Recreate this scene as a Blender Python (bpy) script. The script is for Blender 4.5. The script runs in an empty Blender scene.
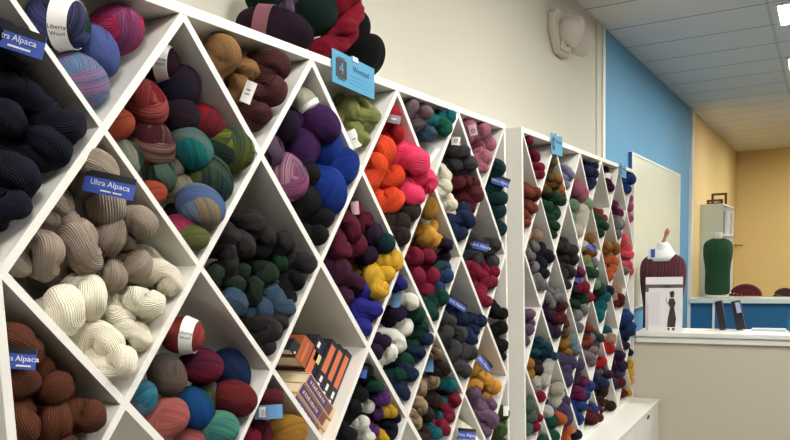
import bpy, bmesh, math, random
import numpy as np
from mathutils import Vector, Matrix, Quaternion

random.seed(11); rng = np.random.default_rng(5)
COL = bpy.context.scene.collection
V = Vector

# ------------------------------------------------------------------ camera
CAM = V((1.107, -0.7053, 1.5985))
RIGHT = V((0.87554868, 0.48220199, -0.02992908))
FWD = V((-0.48208933, 0.86792129, -0.11959307))
UP = V((-0.03169193, 0.11913804, 0.99237178))
F_PX, CX, CY = 745.53, 408.54, 344.82
cd = bpy.data.cameras.new('camera'); cam = bpy.data.objects.new('camera', cd); COL.objects.link(cam)
m = Matrix.Identity(4)
for i in range(3):
    m[i][0] = RIGHT[i]; m[i][1] = UP[i]; m[i][2] = -FWD[i]; m[i][3] = CAM[i]
cam.matrix_world = m
cd.sensor_width = 36; cd.sensor_fit = 'HORIZONTAL'; cd.lens = F_PX / 790 * 36
cd.shift_x = (395 - CX) / 790; cd.shift_y = (CY - 220) / 790
cd.clip_start = .02; cd.clip_end = 60
bpy.context.scene.camera = cam

def ray(u, v):
    return (RIGHT * ((u - CX) / F_PX) + FWD + UP * (-(v - CY) / F_PX))
def hit(u, v, ax, val):
    d = ray(u, v); return CAM + d * ((val - CAM[ax]) / d[ax])
def px(p):
    d = V(p) - CAM; w = d.dot(FWD)
    return (CX + F_PX * d.dot(RIGHT) / w, CY - F_PX * d.dot(UP) / w)

# ------------------------------------------------------------------ materials
def lin(c):
    return tuple(((x / 255) / 12.92 if x / 255 <= .04045 else ((x / 255 + .055) / 1.055) ** 2.4) for x in c) + (1,)
def nodes(name):
    mt = bpy.data.materials.new(name); mt.use_nodes = True
    nt = mt.node_tree; b = nt.nodes['Principled BSDF']
    return mt, nt, b
def N(nt, kind, **kw):
    n = nt.nodes.new(kind)
    for k, v in kw.items():
        if k.startswith('i_'): n.inputs[k[2:].replace('_', ' ')].default_value = v
        else: setattr(n, k, v)
    return n
MC = {}
def wl(c):
    c = lin(c); m_ = max(c[:3]); k = .62 + .38 * min(1, m_ / .5)
    return tuple(x * k for x in c[:3]) + (1,)
def paint(name, rgb, rough=.5, var=.04, scale=8, bump=.0, metallic=0, spec=.5):
    if name in MC: return MC[name]
    mt, nt, b = nodes(name)
    tc = N(nt, 'ShaderNodeTexCoord'); nz = N(nt, 'ShaderNodeTexNoise'); nz.inputs['Scale'].default_value = scale; nz.inputs['Detail'].default_value = 4
    nt.links.new(tc.outputs['Object'], nz.inputs['Vector'])
    mx = N(nt, 'ShaderNodeMix', data_type='RGBA')
    c = lin(rgb)
    mx.inputs[6].default_value = tuple(x * (1 - var) for x in c[:3]) + (1,)
    mx.inputs[7].default_value = tuple(min(1, x * (1 + var)) for x in c[:3]) + (1,)
    nt.links.new(nz.outputs['Fac'], mx.inputs[0]); nt.links.new(mx.outputs[2], b.inputs['Base Color'])
    b.inputs['Roughness'].default_value = rough; b.inputs['Metallic'].default_value = metallic
    b.inputs['Specular IOR Level'].default_value = spec
    if bump:
        bp = N(nt, 'ShaderNodeBump'); bp.inputs['Strength'].default_value = bump; bp.inputs['Distance'].default_value = .002
        n2 = N(nt, 'ShaderNodeTexNoise'); n2.inputs['Scale'].default_value = scale * 25
        nt.links.new(tc.outputs['Object'], n2.inputs['Vector'])
        nt.links.new(n2.outputs['Fac'], bp.inputs['Height']); nt.links.new(bp.outputs['Normal'], b.inputs['Normal'])
    MC[name] = mt; return mt
def glow(name, rgb, strength):
    if name in MC: return MC[name]
    mt, nt, b = nodes(name)
    b.inputs['Base Color'].default_value = lin(rgb); b.inputs['Emission Color'].default_value = lin(rgb)
    b.inputs['Emission Strength'].default_value = strength
    MC[name] = mt; return mt
def wool(cols, freq=26, heather=.10, varfreq=2.0, ball=False):
    key = ('wool', tuple(cols), ball)
    if key in MC: return MC[key]
    mt, nt, b = nodes('wool')
    uv = N(nt, 'ShaderNodeUVMap'); uv.uv_map = 'uv'; sp = N(nt, 'ShaderNodeSeparateXYZ'); nt.links.new(uv.outputs[0], sp.inputs[0])
    tc = N(nt, 'ShaderNodeTexCoord')
    nz = N(nt, 'ShaderNodeTexNoise'); nz.inputs['Scale'].default_value = 30; nt.links.new(tc.outputs['Object'], nz.inputs['Vector'])
    # strand coordinate
    mu = N(nt, 'ShaderNodeMath', operation='MULTIPLY_ADD'); mu.inputs[1].default_value = freq
    nt.links.new(sp.outputs[0], mu.inputs[0]); nt.links.new(nz.outputs['Fac'], mu.inputs[2])
    fl = N(nt, 'ShaderNodeMath', operation='FLOOR'); nt.links.new(mu.outputs[0], fl.inputs[0])
    wn = N(nt, 'ShaderNodeTexWhiteNoise', noise_dimensions='1D'); nt.links.new(fl.outputs[0], wn.inputs['W'])
    if len(cols) > 1:
        # colour along the yarn: the v coordinate, nudged strand by strand
        a = N(nt, 'ShaderNodeMath', operation='MULTIPLY_ADD'); a.inputs[1].default_value = varfreq
        nt.links.new(sp.outputs[1], a.inputs[0])
        s = N(nt, 'ShaderNodeMath', operation='MULTIPLY'); s.inputs[1].default_value = .22
        nt.links.new(wn.outputs['Value'], s.inputs[0]); nt.links.new(s.outputs[0], a.inputs[2])
        fr = N(nt, 'ShaderNodeMath', operation='FRACT'); nt.links.new(a.outputs[0], fr.inputs[0])
        cr = N(nt, 'ShaderNodeValToRGB'); el = cr.color_ramp.elements
        n = len(cols)
        el[0].position = 0; el[0].color = wl(cols[0]); el[1].position = 1; el[1].color = wl(cols[0])
        for i in range(1, n):
            e = el.new(i / n); e.color = wl(cols[i])
        nt.links.new(fr.outputs[0], cr.inputs[0]); base = cr.outputs[0]
    else:
        rgb = N(nt, 'ShaderNodeRGB'); rgb.outputs[0].default_value = wl(cols[0]); base = rgb.outputs[0]
    hs = N(nt, 'ShaderNodeHueSaturation'); nt.links.new(base, hs.inputs['Color'])
    mr = N(nt, 'ShaderNodeMapRange'); mr.inputs[3].default_value = 1 - heather * 1.4; mr.inputs[4].default_value = 1 + heather
    nt.links.new(wn.outputs['Value'], mr.inputs[0]); nt.links.new(mr.outputs[0], hs.inputs['Value'])
    nt.links.new(hs.outputs[0], b.inputs['Base Color'])
    # strand relief: sine across the strands and a fine twist
    si = N(nt, 'ShaderNodeMath', operation='MULTIPLY'); si.inputs[1].default_value = 2 * math.pi
    nt.links.new(mu.outputs[0], si.inputs[0])
    sn = N(nt, 'ShaderNodeMath', operation='COSINE'); nt.links.new(si.outputs[0], sn.inputs[0])
    ng = N(nt, 'ShaderNodeMath', operation='MULTIPLY'); ng.inputs[1].default_value = -.5; nt.links.new(sn.outputs[0], ng.inputs[0])
    fz = N(nt, 'ShaderNodeTexNoise'); fz.inputs['Scale'].default_value = 420; nt.links.new(tc.outputs['Object'], fz.inputs['Vector'])
    ad = N(nt, 'ShaderNodeMath', operation='MULTIPLY_ADD'); ad.inputs[1].default_value = .35
    nt.links.new(fz.outputs['Fac'], ad.inputs[0]); nt.links.new(ng.outputs[0], ad.inputs[2])
    bp = N(nt, 'ShaderNodeBump'); bp.inputs['Strength'].default_value = 1; bp.inputs['Distance'].default_value = .0042 if ball else .0017
    nt.links.new(ad.outputs[0], bp.inputs['Height']); nt.links.new(bp.outputs['Normal'], b.inputs['Normal'])
    b.inputs['Roughness'].default_value = .85; b.inputs['Specular IOR Level'].default_value = .18
    b.inputs['Sheen Weight'].default_value = .25; b.inputs['Sheen Roughness'].default_value = .5
    b.inputs['Sheen Tint'].default_value = wl(cols[0])
    MC[key] = mt; return mt

white_lam = paint('white_laminate', (226, 224, 217), .38, .015, 3)
wall_m = paint('cream_wall_paint', (206, 202, 188), .75, .02, 3, .15)
blue_m = paint('blue_wall_paint', (96, 158, 196), .7, .02, 3, .15)
deep_blue = paint('deep_blue_paint_and_edge_shade', (20, 92, 138), .6, .03, 3, .1)
yellow_m = paint('yellow_wall_paint', (230, 202, 138), .75, .02, 3, .15)
trim_m = paint('white_trim_paint', (228, 228, 222), .45, .01)
floor_m = paint('dark_grey_carpet', (66, 62, 58), .6, .12, 2)
board_m = paint('whiteboard_surface', (214, 217, 200), .3, .01)
card_w = paint('white_card', (236, 234, 230), .6, .01)
ink = paint('black_ink', (22, 22, 26), .6, .0)
inkw = paint('white_ink', (232, 234, 240), .6, .0)
card_blue = paint('blue_label_paper', (62, 88, 178), .5, .02)
card_sky = paint('sky_blue_card', (62, 142, 180), .6, .02)
card_lblue = paint('pale_blue_label', (96, 140, 186), .55, .02)
dark_m = paint('dark_plastic_and_slot_shade', (26, 24, 26), .45, .02)

# ------------------------------------------------------------------ mesh helpers
def link(o, parent=None):
    COL.objects.link(o)
    if parent is not None: o.parent = parent
    return o
def mesh_obj(name, verts, faces, mat, parent=None, smooth=False, bevel=0):
    me = bpy.data.meshes.new(name); me.from_pydata([tuple(v) for v in verts], [], faces); me.update()
    bm = bmesh.new(); bm.from_mesh(me); bmesh.ops.recalc_face_normals(bm, faces=bm.faces); bm.to_mesh(me); bm.free()
    if smooth: me.shade_smooth()
    me.materials.append(mat)
    o = bpy.data.objects.new(name, me); link(o, parent)
    if bevel:
        b = o.modifiers.new('bevel', 'BEVEL'); b.width = bevel; b.segments = 2; b.limit_method = 'ANGLE'
    return o
class MB:
    def __init__(s): s.v = []; s.f = []
    def add(s, v, f):
        k = len(s.v); s.v += [V(x) for x in v]; s.f += [tuple(i + k for i in q) for q in f]
    def box(s, x0, x1, y0, y1, z0, z1, M=None):
        v = [V((x, y, z)) for x in (x0, x1) for y in (y0, y1) for z in (z0, z1)]
        if M: v = [M @ p for p in v]
        s.add(v, [(0, 1, 3, 2), (4, 6, 7, 5), (0, 4, 5, 1), (2, 3, 7, 6), (0, 2, 6, 4), (1, 5, 7, 3)])
    def prism(s, poly, x0, x1):          # polygon in (y,z) extruded along x
        n = len(poly)
        v = [(x0, y, z) for y, z in poly] + [(x1, y, z) for y, z in poly]
        f = [tuple(range(n)), tuple(range(2 * n - 1, n - 1, -1))] + [(i, (i + 1) % n, n + (i + 1) % n, n + i) for i in range(n)]
        s.add(v, f)
    def lathe(s, prof, n=32, M=None, sy=1, sx=1):
        k = len(prof); v = []; f = []
        for r, z in prof:
            for i in range(n):
                a = 2 * math.pi * i / n; p = V((r * math.cos(a) * sx, r * math.sin(a) * sy, z)); v.append(M @ p if M else p)
        for j in range(k - 1):
            for i in range(n):
                f.append((j * n + i, j * n + (i + 1) % n, (j + 1) * n + (i + 1) % n, (j + 1) * n + i))
        f.append(tuple(range(n))); f.append(tuple(range(k * n - 1, (k - 1) * n - 1, -1)))
        s.add(v, f)
    def tube(s, pts, r, n=8):
        pts = [V(p) for p in pts]; v = []; f = []
        for i, p in enumerate(pts):
            t = (pts[min(i + 1, len(pts) - 1)] - pts[max(i - 1, 0)]).normalized()
            a = t.cross(V((0, 0, 1)) if abs(t.z) < .9 else V((1, 0, 0))).normalized(); b = t.cross(a)
            v += [p + (a * math.cos(2 * math.pi * k / n) + b * math.sin(2 * math.pi * k / n)) * r for k in range(n)]
        for i in range(len(pts) - 1):
            for k in range(n): f.append((i * n + k, i * n + (k + 1) % n, (i + 1) * n + (k + 1) % n, (i + 1) * n + k))
        f.append(tuple(range(n))); f.append(tuple(range(len(v) - 1, len(v) - n - 1, -1)))
        s.add(v, f)
    def build(s, name, mat, parent=None, smooth=False, bevel=0): return mesh_obj(name, s.v, s.f, mat, parent, smooth, bevel)
def box(name, x0, x1, y0, y1, z0, z1, mat, parent=None, bevel=0, M=None):
    b = MB(); b.box(x0, x1, y0, y1, z0, z1, M); return b.build(name, mat, parent, False, bevel)
def tag(o, label, cat, group=None):
    o['label'] = label; o['category'] = cat
    if group: o['group'] = group
    return o
def empty(name, loc, label=None, cat=None, group=None):
    o = bpy.data.objects.new(name, None); COL.objects.link(o); o.location = loc; o.empty_display_size = .05
    if label: tag(o, label, cat, group)
    return o
def struct(o): o['kind'] = 'structure'; return o
TXT = {}
def text_mesh(body, size, align='CENTER', spacing=1.0):
    key = (body, size, align)
    if key in TXT: return TXT[key]
    cu = bpy.data.curves.new('lettering', 'FONT'); cu.body = body; cu.size = size; cu.align_x = align; cu.align_y = 'CENTER'
    cu.extrude = .0002; cu.resolution_u = 2; cu.space_line = spacing
    o = bpy.data.objects.new('lettering', cu); COL.objects.link(o)
    dg = bpy.context.evaluated_depsgraph_get(); dg.update()
    me = bpy.data.meshes.new_from_object(o.evaluated_get(dg))
    bpy.data.objects.remove(o); bpy.data.curves.remove(cu)
    TXT[key] = me; return me
def text_obj(body, size, mat, parent, M, align='CENTER', bend=None, name='lettering'):
    me = text_mesh(body, size, align).copy(); me.materials.clear(); me.materials.append(mat)
    for v in me.vertices:
        v.co = M @ (bend(v.co) if bend else v.co)
    o = bpy.data.objects.new(name, me); return link(o, parent)

# ------------------------------------------------------------------ the room
DW = .335                      # how far the wall is behind the racks' fronts
def cz(y): return 3.198 + .012 * (y - 4.98)
struct(box('floor', -DW - .1, 6.0, -4.0, 14.8, -.08, 0, floor_m))
def slab(name, poly, x0, x1, mat):
    b = MB(); b.prism(poly, x0, x1); return struct(b.build(name, mat))
TR0, TR1 = 4.73, 4.93
YB = 9.02
YC = 14.65
slab('wall_left', [(-4, 0), (TR0, 0), (TR0, cz(TR0)), (-4, cz(-4))], -DW - .12, -DW, wall_m)
slab('wall_blue', [(TR1 - .02, 0), (YB, 0), (YB, cz(YB)), (TR1 - .02, cz(TR1))], -DW - .12, -DW, blue_m)
slab('wall_yellow', [(YB, 0), (YC, 0), (YC, cz(YC)), (YB, cz(YB))], -DW - .12, -DW - .001, yellow_m)
slab('trim_1', [(TR0, 0), (TR1 - .06, 0), (TR1 - .06, cz(TR0)), (TR0, cz(TR0))], -DW - .1, -DW + .008, wall_m)
slab('trim_2', [(TR1 - .07, 0), (TR1, 0), (TR1, cz(TR1)), (TR1 - .07, cz(TR1))], -DW - .1, -DW + .02, trim_m)
slab('trim_3', [(YB, 0), (YB + .1, 0), (YB + .1, cz(YB)), (YB, cz(YB))], -DW - .1, -DW + .035, trim_m)
struct(box('wall_far', -DW - .12, 6.0, YC, YC + .12, 0, cz(YC), yellow_m))
room_m = paint('taupe_wall_paint', (132, 124, 112), .8, .04, 3)
struct(box('wall_right', 6.0, 6.1, -4, YC, 0, cz(YC), room_m))
struct(box('wall_near', -DW - .1, 6.0, -4.1, -4, 0, cz(-4), room_m))
# ceiling with a grid of long lay-in tiles
ct, nt, b = nodes('ceiling_tiles')
tc = N(nt, 'ShaderNodeTexCoord'); sp = N(nt, 'ShaderNodeSeparateXYZ'); nt.links.new(tc.outputs['Object'], sp.inputs[0])
def gridline(out, period, offset, width):
    a = N(nt, 'ShaderNodeMath', operation='SUBTRACT'); a.inputs[1].default_value = offset; nt.links.new(out, a.inputs[0])
    d = N(nt, 'ShaderNodeMath', operation='DIVIDE'); d.inputs[1].default_value = period; nt.links.new(a.outputs[0], d.inputs[0])
    f = N(nt, 'ShaderNodeMath', operation='FRACT'); nt.links.new(d.outputs[0], f.inputs[0])
    l = N(nt, 'ShaderNodeMath', operation='LESS_THAN'); l.inputs[1].default_value = width / period; nt.links.new(f.outputs[0], l.inputs[0])
    return l.outputs[0]
g1 = gridline(sp.outputs[1], .6, 5.05, .016); g2 = gridline(sp.outputs[0], 1.2, .72, .02)
mxn = N(nt, 'ShaderNodeMath', operation='MAXIMUM'); nt.links.new(g1, mxn.inputs[0])
h2 = N(nt, 'ShaderNodeMath', operation='MULTIPLY'); h2.inputs[1].default_value = .35; nt.links.new(g2, h2.inputs[0]); nt.links.new(h2.outputs[0], mxn.inputs[1])
nz = N(nt, 'ShaderNodeTexNoise'); nz.inputs['Scale'].default_value = 60; nt.links.new(tc.outputs['Object'], nz.inputs['Vector'])
mx = N(nt, 'ShaderNodeMix', data_type='RGBA'); mx.inputs[6].default_value = lin((226, 226, 224)); mx.inputs[7].default_value = lin((140, 138, 136))
nt.links.new(mxn.outputs[0], mx.inputs[0]); nt.links.new(mx.outputs[2], b.inputs['Base Color']); b.inputs['Roughness'].default_value = .9
bp = N(nt, 'ShaderNodeBump'); bp.inputs['Strength'].default_value = .2; nt.links.new(nz.outputs['Fac'], bp.inputs['Height']); nt.links.new(bp.outputs['Normal'], b.inputs['Normal'])
bb = MB(); bb.prism([(-4.1, cz(-4.1)), (YC + .12, cz(YC + .12)), (YC + .12, cz(YC) + .12), (-4.1, cz(-4) + .12)], -DW - .12, 6.1)
struct(bb.build('ceiling', ct))

# ceiling lights
LIGHT = 30.0
lamp = glow('lamp_diffuser', (255, 252, 245), LIGHT)
rows = []
for y in (-1.1, .6, 2.4, 5.09, 6.88, 9.9, 12.3):
    for k, x in enumerate((.765, 3.5)):
        rows.append((x, y))
first = None
for x, y in rows:
    w, l = 1.16, .56
    z = cz(y + .3)
    where = {5.09: 'nearer of the two bright ceiling panels seen past the trim', 6.88: 'farther of the two bright ceiling panels seen past the trim'}.get(y if x < 1 else 0)
    t = empty('ceiling_light', (x, y, z), where and 'square-edged white ' + where or 'flat fluorescent ceiling panel over the shop floor', 'ceiling light', 'ceiling lights')
    fr = MB(); e = .025
    fr.box(0, w, 0, e, -.02, .0); fr.box(0, w, l - e, l, -.02, .0); fr.box(0, e, e, l - e, -.02, .0); fr.box(w - e, w, e, l - e, -.02, .0)
    fr.build('frame', trim_m, t)
    box('diffuser', e, w - e, e, l - e, -.012, -.004, lamp, t)

# ------------------------------------------------------------------ the half wall, ledge and board
half_m = paint('half_wall_paint', (200, 192, 174), .7, .015, 3, .1)
YW = 4.405
struct(box('wall_half_counter', -DW, 3.6, YW, YW + .14, 0, .975, half_m))
c = MB(); c.box(.03, 3.65, YW - .035, YW + .27, 1.012, 1.043); top = c.build('counter_top', trim_m, None, False, .004)
tag(top, 'long white painted countertop capping the cream half wall', 'countertop')
c = MB(); c.box(.03, 3.62, YW - .022, YW, .972, 1.010); md = c.build('moulding', trim_m, top, False, .003); 
c = MB(); c.box(.03, 3.62, YW - .012, YW + .2, .955, .985)
struct(box('wall_half_back', -DW, 3.6, YB + .03, YB + .16, 0, .905, deep_blue))
lg = box('ledge', -DW + .02, 3.6, YB - .02, YB + .32, .905, .962, paint('ledge_paint', (206, 216, 212), .4, .01), None, .004)
tag(lg, 'white ledge on top of the deep blue half wall', 'ledge')
struct(box('trim_4', -.045, -.02, YB + .003, YB + .029, 0, .904, trim_m))
wb = empty('whiteboard', (-DW, 5.76, 1.07), 'large pale whiteboard fixed to the blue wall behind the maroon dress form', 'whiteboard')
box('board_panel', .001, .022, .015, 2.44, .015, 1.31, board_m, wb)
fr = MB(); fr.box(.001, .028, 0, .02, 0, 1.325, None); fr.build('shaded_side_edge', deep_blue, wb)  # edge coloured deep blue for its shade and the blue wall's bounce
fr = MB(); fr.box(.001, .028, .02, 2.455, 1.308, 1.328); fr.box(.001, .028, .02, 2.455, 0, .017); fr.box(.001, .028, 2.438, 2.458, .017, 1.308); fr.build('frame', paint('pale_frame', (226, 230, 216), .4, .01), wb)

# ------------------------------------------------------------------ yarn racks
T = .0205
def rack(x0, y0, z0, a, b, nc, nr, label, zbase):
    r = empty('yarn_rack', (x0, y0, 0), label, 'yarn rack', None)
    W = nc * a; H = nr * b; D = DW + x0
    L = lambda y, z: (y, z0 - z)
    def P(name, y_0, y_1, z_0, z_1, xa=-D + .006, xb=0): return box(name, xa, xb, y_0, y_1, z_0, z_1, white_lam, r, .0012)
    P('top_board', -.014, W + .014, z0 - .002, z0 + .019)
    P('side_panel', -.014, .003, z0 - H - .018, z0 - .002); P('side_panel', W - .003, W + .014, z0 - H - .018, z0 - .002)
    P('bottom_board', .003, W - .003, z0 - H - .018, z0 - H)
    P('back_panel', .003, W - .003, z0 - H, z0 - .002, -D + .0061, -D + .014)
    # diagonal boards: each runs right across the frame, half-lapped where they cross
    n = V((a, b)).normalized()
    done = set()
    for sgn in (1, -1):
        starts = []
        for c in range(0, nc + 1, 2): starts.append((c, 0))
        for q in range(2, nr + 1, 2): starts.append((0 if sgn == 1 else nc, q))
        for (c, q) in starts:
            c1, q1 = c, q
            while 0 <= c1 + sgn <= nc and q1 + 1 <= nr: c1 += sgn; q1 += 1
            if (c1, q1) == (c, q): continue
            p0 = V((c * a, z0 - q * b)); p1 = V((c1 * a, z0 - q1 * b)); d = (p1 - p0).normalized(); nn = V((-d.y, d.x)) * T / 2
            def clampz(p): return (min(max(p.x, .0), W), min(max(p.y, z0 - H), z0 - .001))
            poly = [clampz(p0 + nn), clampz(p1 + nn), clampz(p1 - nn), clampz(p0 - nn)]
            m_ = MB(); m_.prism(poly, -D + .014, (-.0003 if sgn == 1 else 0)); m_.build('divider', white_lam, r)
    return r
A1, B1, X1, Y1, Z1 = .2112, .245, 0.0, 0.0, 2.080
A2, B2, X2, Y2, Z2 = .2087, .2452, .0164, 2.2746, 2.086
rack(X1, Y1, Z1, A1, B1, 10, 6, 'near white diamond-lattice yarn rack, the one nearest the viewer', .61)
rack(X2, Y2, Z2, A2, B2, 10, 6, 'far white diamond-lattice yarn rack standing next to the half wall', .61)
# low drawer cabinets that carry the racks
def bench(y0, y1, ztop, label, slots):
    r = empty('drawer_cabinet', (0, y0, 0), label, 'cabinet')
    L = y1 - y0
    box('top', -DW + .006, .190, 0, L, ztop - .022, ztop, white_lam, r, .002)
    box('body', -DW + .006, .165, .012, L - .005, .0, ztop - .023, white_lam, r, .001)
    n = 3; w = (L - .006) / n
    for k in range(n):
        ya = .003 + k * w + .002; yb = ya + w - .004
        for (za, zb) in ((.05, ztop - .30), (ztop - .296, ztop - .026)):
            f = box('drawer', .166, .184, ya, yb, za, zb, white_lam, r, .0015)
            if zb > ztop - .1:
                h = MB(); h.lathe([(.0, 0), (.012, 0), (.012, .003), (.0, .003)][1:3] , 16, Matrix.Translation((.1835, (ya + yb) / 2, zb - .025)) @ Matrix.Rotation(math.pi / 2, 4, 'Y') @ Matrix.Scale(3.2, 4, (0, 1, 0)))
                h.build('slot_shade', dark_m, f)  # dark oval on the drawer front, painting the shade inside a cut slot
    return r
bench(-.02, 2.135, Z1 - 6 * B1 - .019, 'low white drawer cabinet carrying the near yarn rack', [])
bench(2.255, 4.375, Z2 - 6 * B2 - .019, 'low white drawer cabinet with slot handles carrying the far yarn rack', [])

# ------------------------------------------------------------------ yarn geometry
def put_mesh(name, co, quads, uv=None):
    me = bpy.data.meshes.new(name)
    me.from_pydata(co.tolist(), [], quads.tolist()); me.update()
    if uv is not None:
        l = me.uv_layers.new(name='uv'); l.data.foreach_set('uv', uv.astype(np.float32).ravel())
    me.shade_smooth(); return me
def hank_mesh(seed, na, nr_, ridges, fluffy=False):
    r = np.random.default_rng(seed)
    L = .165; R = .0245; rp = .0345; tw = (.95 + r.uniform(-.15, .3)) * math.pi / L * r.choice([-1, 1])
    s = np.linspace(0, 2 * math.pi, na, endpoint=False)
    x = L / 2 * np.cos(s); w = R * np.sign(np.sin(s)) * np.abs(np.sin(s)) ** .55
    phi = tw * x + r.uniform(0, 6)
    P = np.stack([x, w * np.cos(phi), w * np.sin(phi)], 1)
    P += np.stack([np.zeros(na), .006 * np.sin(2 * s + r.uniform(0, 6)), .006 * np.sin(2 * s + r.uniform(0, 6))], 1)
    # arclength-even resample
    d = np.linalg.norm(np.roll(P, -1, 0) - P, axis=1); cum = np.concatenate([[0], np.cumsum(d)]); tot = cum[-1]
    tt = np.linspace(0, tot, na, endpoint=False); PP = np.vstack([P, P[:1]])
    P = np.stack([np.interp(tt, cum, PP[:, k]) for k in range(3)], 1)
    T_ = np.roll(P, -1, 0) - np.roll(P, 1, 0); T_ /= np.linalg.norm(T_, axis=1)[:, None]
    # outward-ish frame from the axis
    O = P.copy(); O[:, 0] *= .25; O -= (O * T_).sum(1)[:, None] * T_; O /= np.linalg.norm(O, axis=1)[:, None] + 1e-9
    for _ in range(6):
        O = (np.roll(O, 1, 0) + O + np.roll(O, -1, 0)); O -= (O * T_).sum(1)[:, None] * T_; O /= np.linalg.norm(O, axis=1)[:, None] + 1e-9
    B = np.cross(T_, O)
    ang = np.linspace(0, 2 * math.pi, nr_, endpoint=False)
    rad = rp * (1 + .10 * np.sin(3 * 2 * math.pi * tt / tot + r.uniform(0, 6)) + .06 * np.sin(7 * 2 * math.pi * tt / tot + r.uniform(0, 6)))
    shift = .55 * np.sin(2 * math.pi * tt / tot * 2 + r.uniform(0, 6))
    RR = rad[:, None] * np.ones((1, nr_))
    if ridges:
        st = ang[None, :] + shift[:, None] + .08 * np.sin(2 * math.pi * tt / tot * 9)[:, None]
        RR = RR + .0006 * np.abs(np.cos(st * ridges / 2)) ** .7 - .0012 + .0014 * np.sin(st * 5 + 3 * np.sin(tt / tot * 12)[:, None])
    co = P[:, None, :] + RR[:, :, None] * (np.cos(ang)[None, :, None] * O[:, None, :] * .95 + np.sin(ang)[None, :, None] * B[:, None, :])
    co = co.reshape(-1, 3)
    i, j = np.meshgrid(np.arange(na), np.arange(nr_), indexing='ij')
    q = np.stack([i * nr_ + j, ((i + 1) % na) * nr_ + j, ((i + 1) % na) * nr_ + (j + 1) % nr_, i * nr_ + (j + 1) % nr_], -1).reshape(-1, 4)
    ui = np.stack([i, i + 1, i + 1, i], -1); uj = np.stack([j, j, j + 1, j + 1], -1)
    sh = np.append(shift, shift[0])
    U = (uj * 2 * math.pi / nr_ + sh[ui]) / (2 * math.pi); Vv = ui / na
    return put_mesh('yarn_hank', co, q, np.stack([U, Vv], -1).reshape(-1, 2))
def ball_mesh(seed, sub, ridge=True):
    r = np.random.default_rng(seed)
    bm = bmesh.new(); bmesh.ops.create_icosphere(bm, subdivisions=sub, radius=1); bm.verts.ensure_lookup_table()
    D = np.array([v.co[:] for v in bm.verts]); Fc = np.array([[v.index for v in f.verts] for f in bm.faces]); bm.free()
    D /= np.linalg.norm(D, axis=1)[:, None]
    nb = 7; best = np.full(len(D), -1e9)
    NS = []
    for k in range(nb):
        # winding planes contain, more or less, a direction tilted off the long (x) axis
        th = r.uniform(0, 2 * math.pi); tilt = r.uniform(.15, .75)
        n = np.array([math.sin(tilt) * r.choice([-1, 1]), math.cos(tilt) * math.cos(th), math.cos(tilt) * math.sin(th)])
        NS.append(n / np.linalg.norm(n))
    NS = np.array(NS); Wd = r.uniform(.42, .62, nb); Hh = np.linspace(.02, .07, nb)
    dn = D @ NS.T
    lift = np.where(np.abs(dn) < Wd, Hh * np.sqrt(np.clip(1 - (dn / Wd) ** 2, 0, 1)) + .3 * Hh, 0)
    win = lift.argmax(1); rad = .93 + lift.max(1)
    if ridge:
        s = dn[np.arange(len(D)), win]
        rad += .022 * np.abs(np.cos(s * 31 + .5 * np.sin(6 * D[:, 0] + win)))
    co = D * rad[:, None] * np.array([.066, .054, .054])
    fc = D[Fc].mean(1); fl = np.where(np.abs(fc @ NS.T) < Wd, Hh * np.sqrt(np.clip(1 - ((fc @ NS.T) / Wd) ** 2, 0, 1)) + .3 * Hh, 0); fw = fl.argmax(1)
    e1 = np.cross(NS, [.3, .2, 1.0]); e1 /= np.linalg.norm(e1, axis=1)[:, None]; e2 = np.cross(NS, e1)
    DF = D[Fc]                                      # (f,3,3)
    n_ = NS[fw][:, None, :]; u = (DF * n_).sum(-1)
    a = np.arctan2((DF * e2[fw][:, None, :]).sum(-1), (DF * e1[fw][:, None, :]).sum(-1))
    a0 = a[:, :1]; a = a0 + (a - a0 + math.pi) % (2 * math.pi) - math.pi
    v = a / (2 * math.pi) * .25 + (fw * .37)[:, None]
    return put_mesh('yarn_ball', co, Fc, np.stack([u * .9, v], -1).reshape(-1, 2))
HK = [hank_mesh(s, 120, 208, 50) for s in range(6)]
HKL = [hank_mesh(s, 56, 24, 0) for s in range(20, 25)]
BL = [ball_mesh(s, 6) for s in range(5)]
BLL = [ball_mesh(s, 4, False) for s in range(5, 8)]
BL[0].materials.append(None)
for me in HK + HKL + BL[1:] + BLL: me.materials.append(None)

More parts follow.
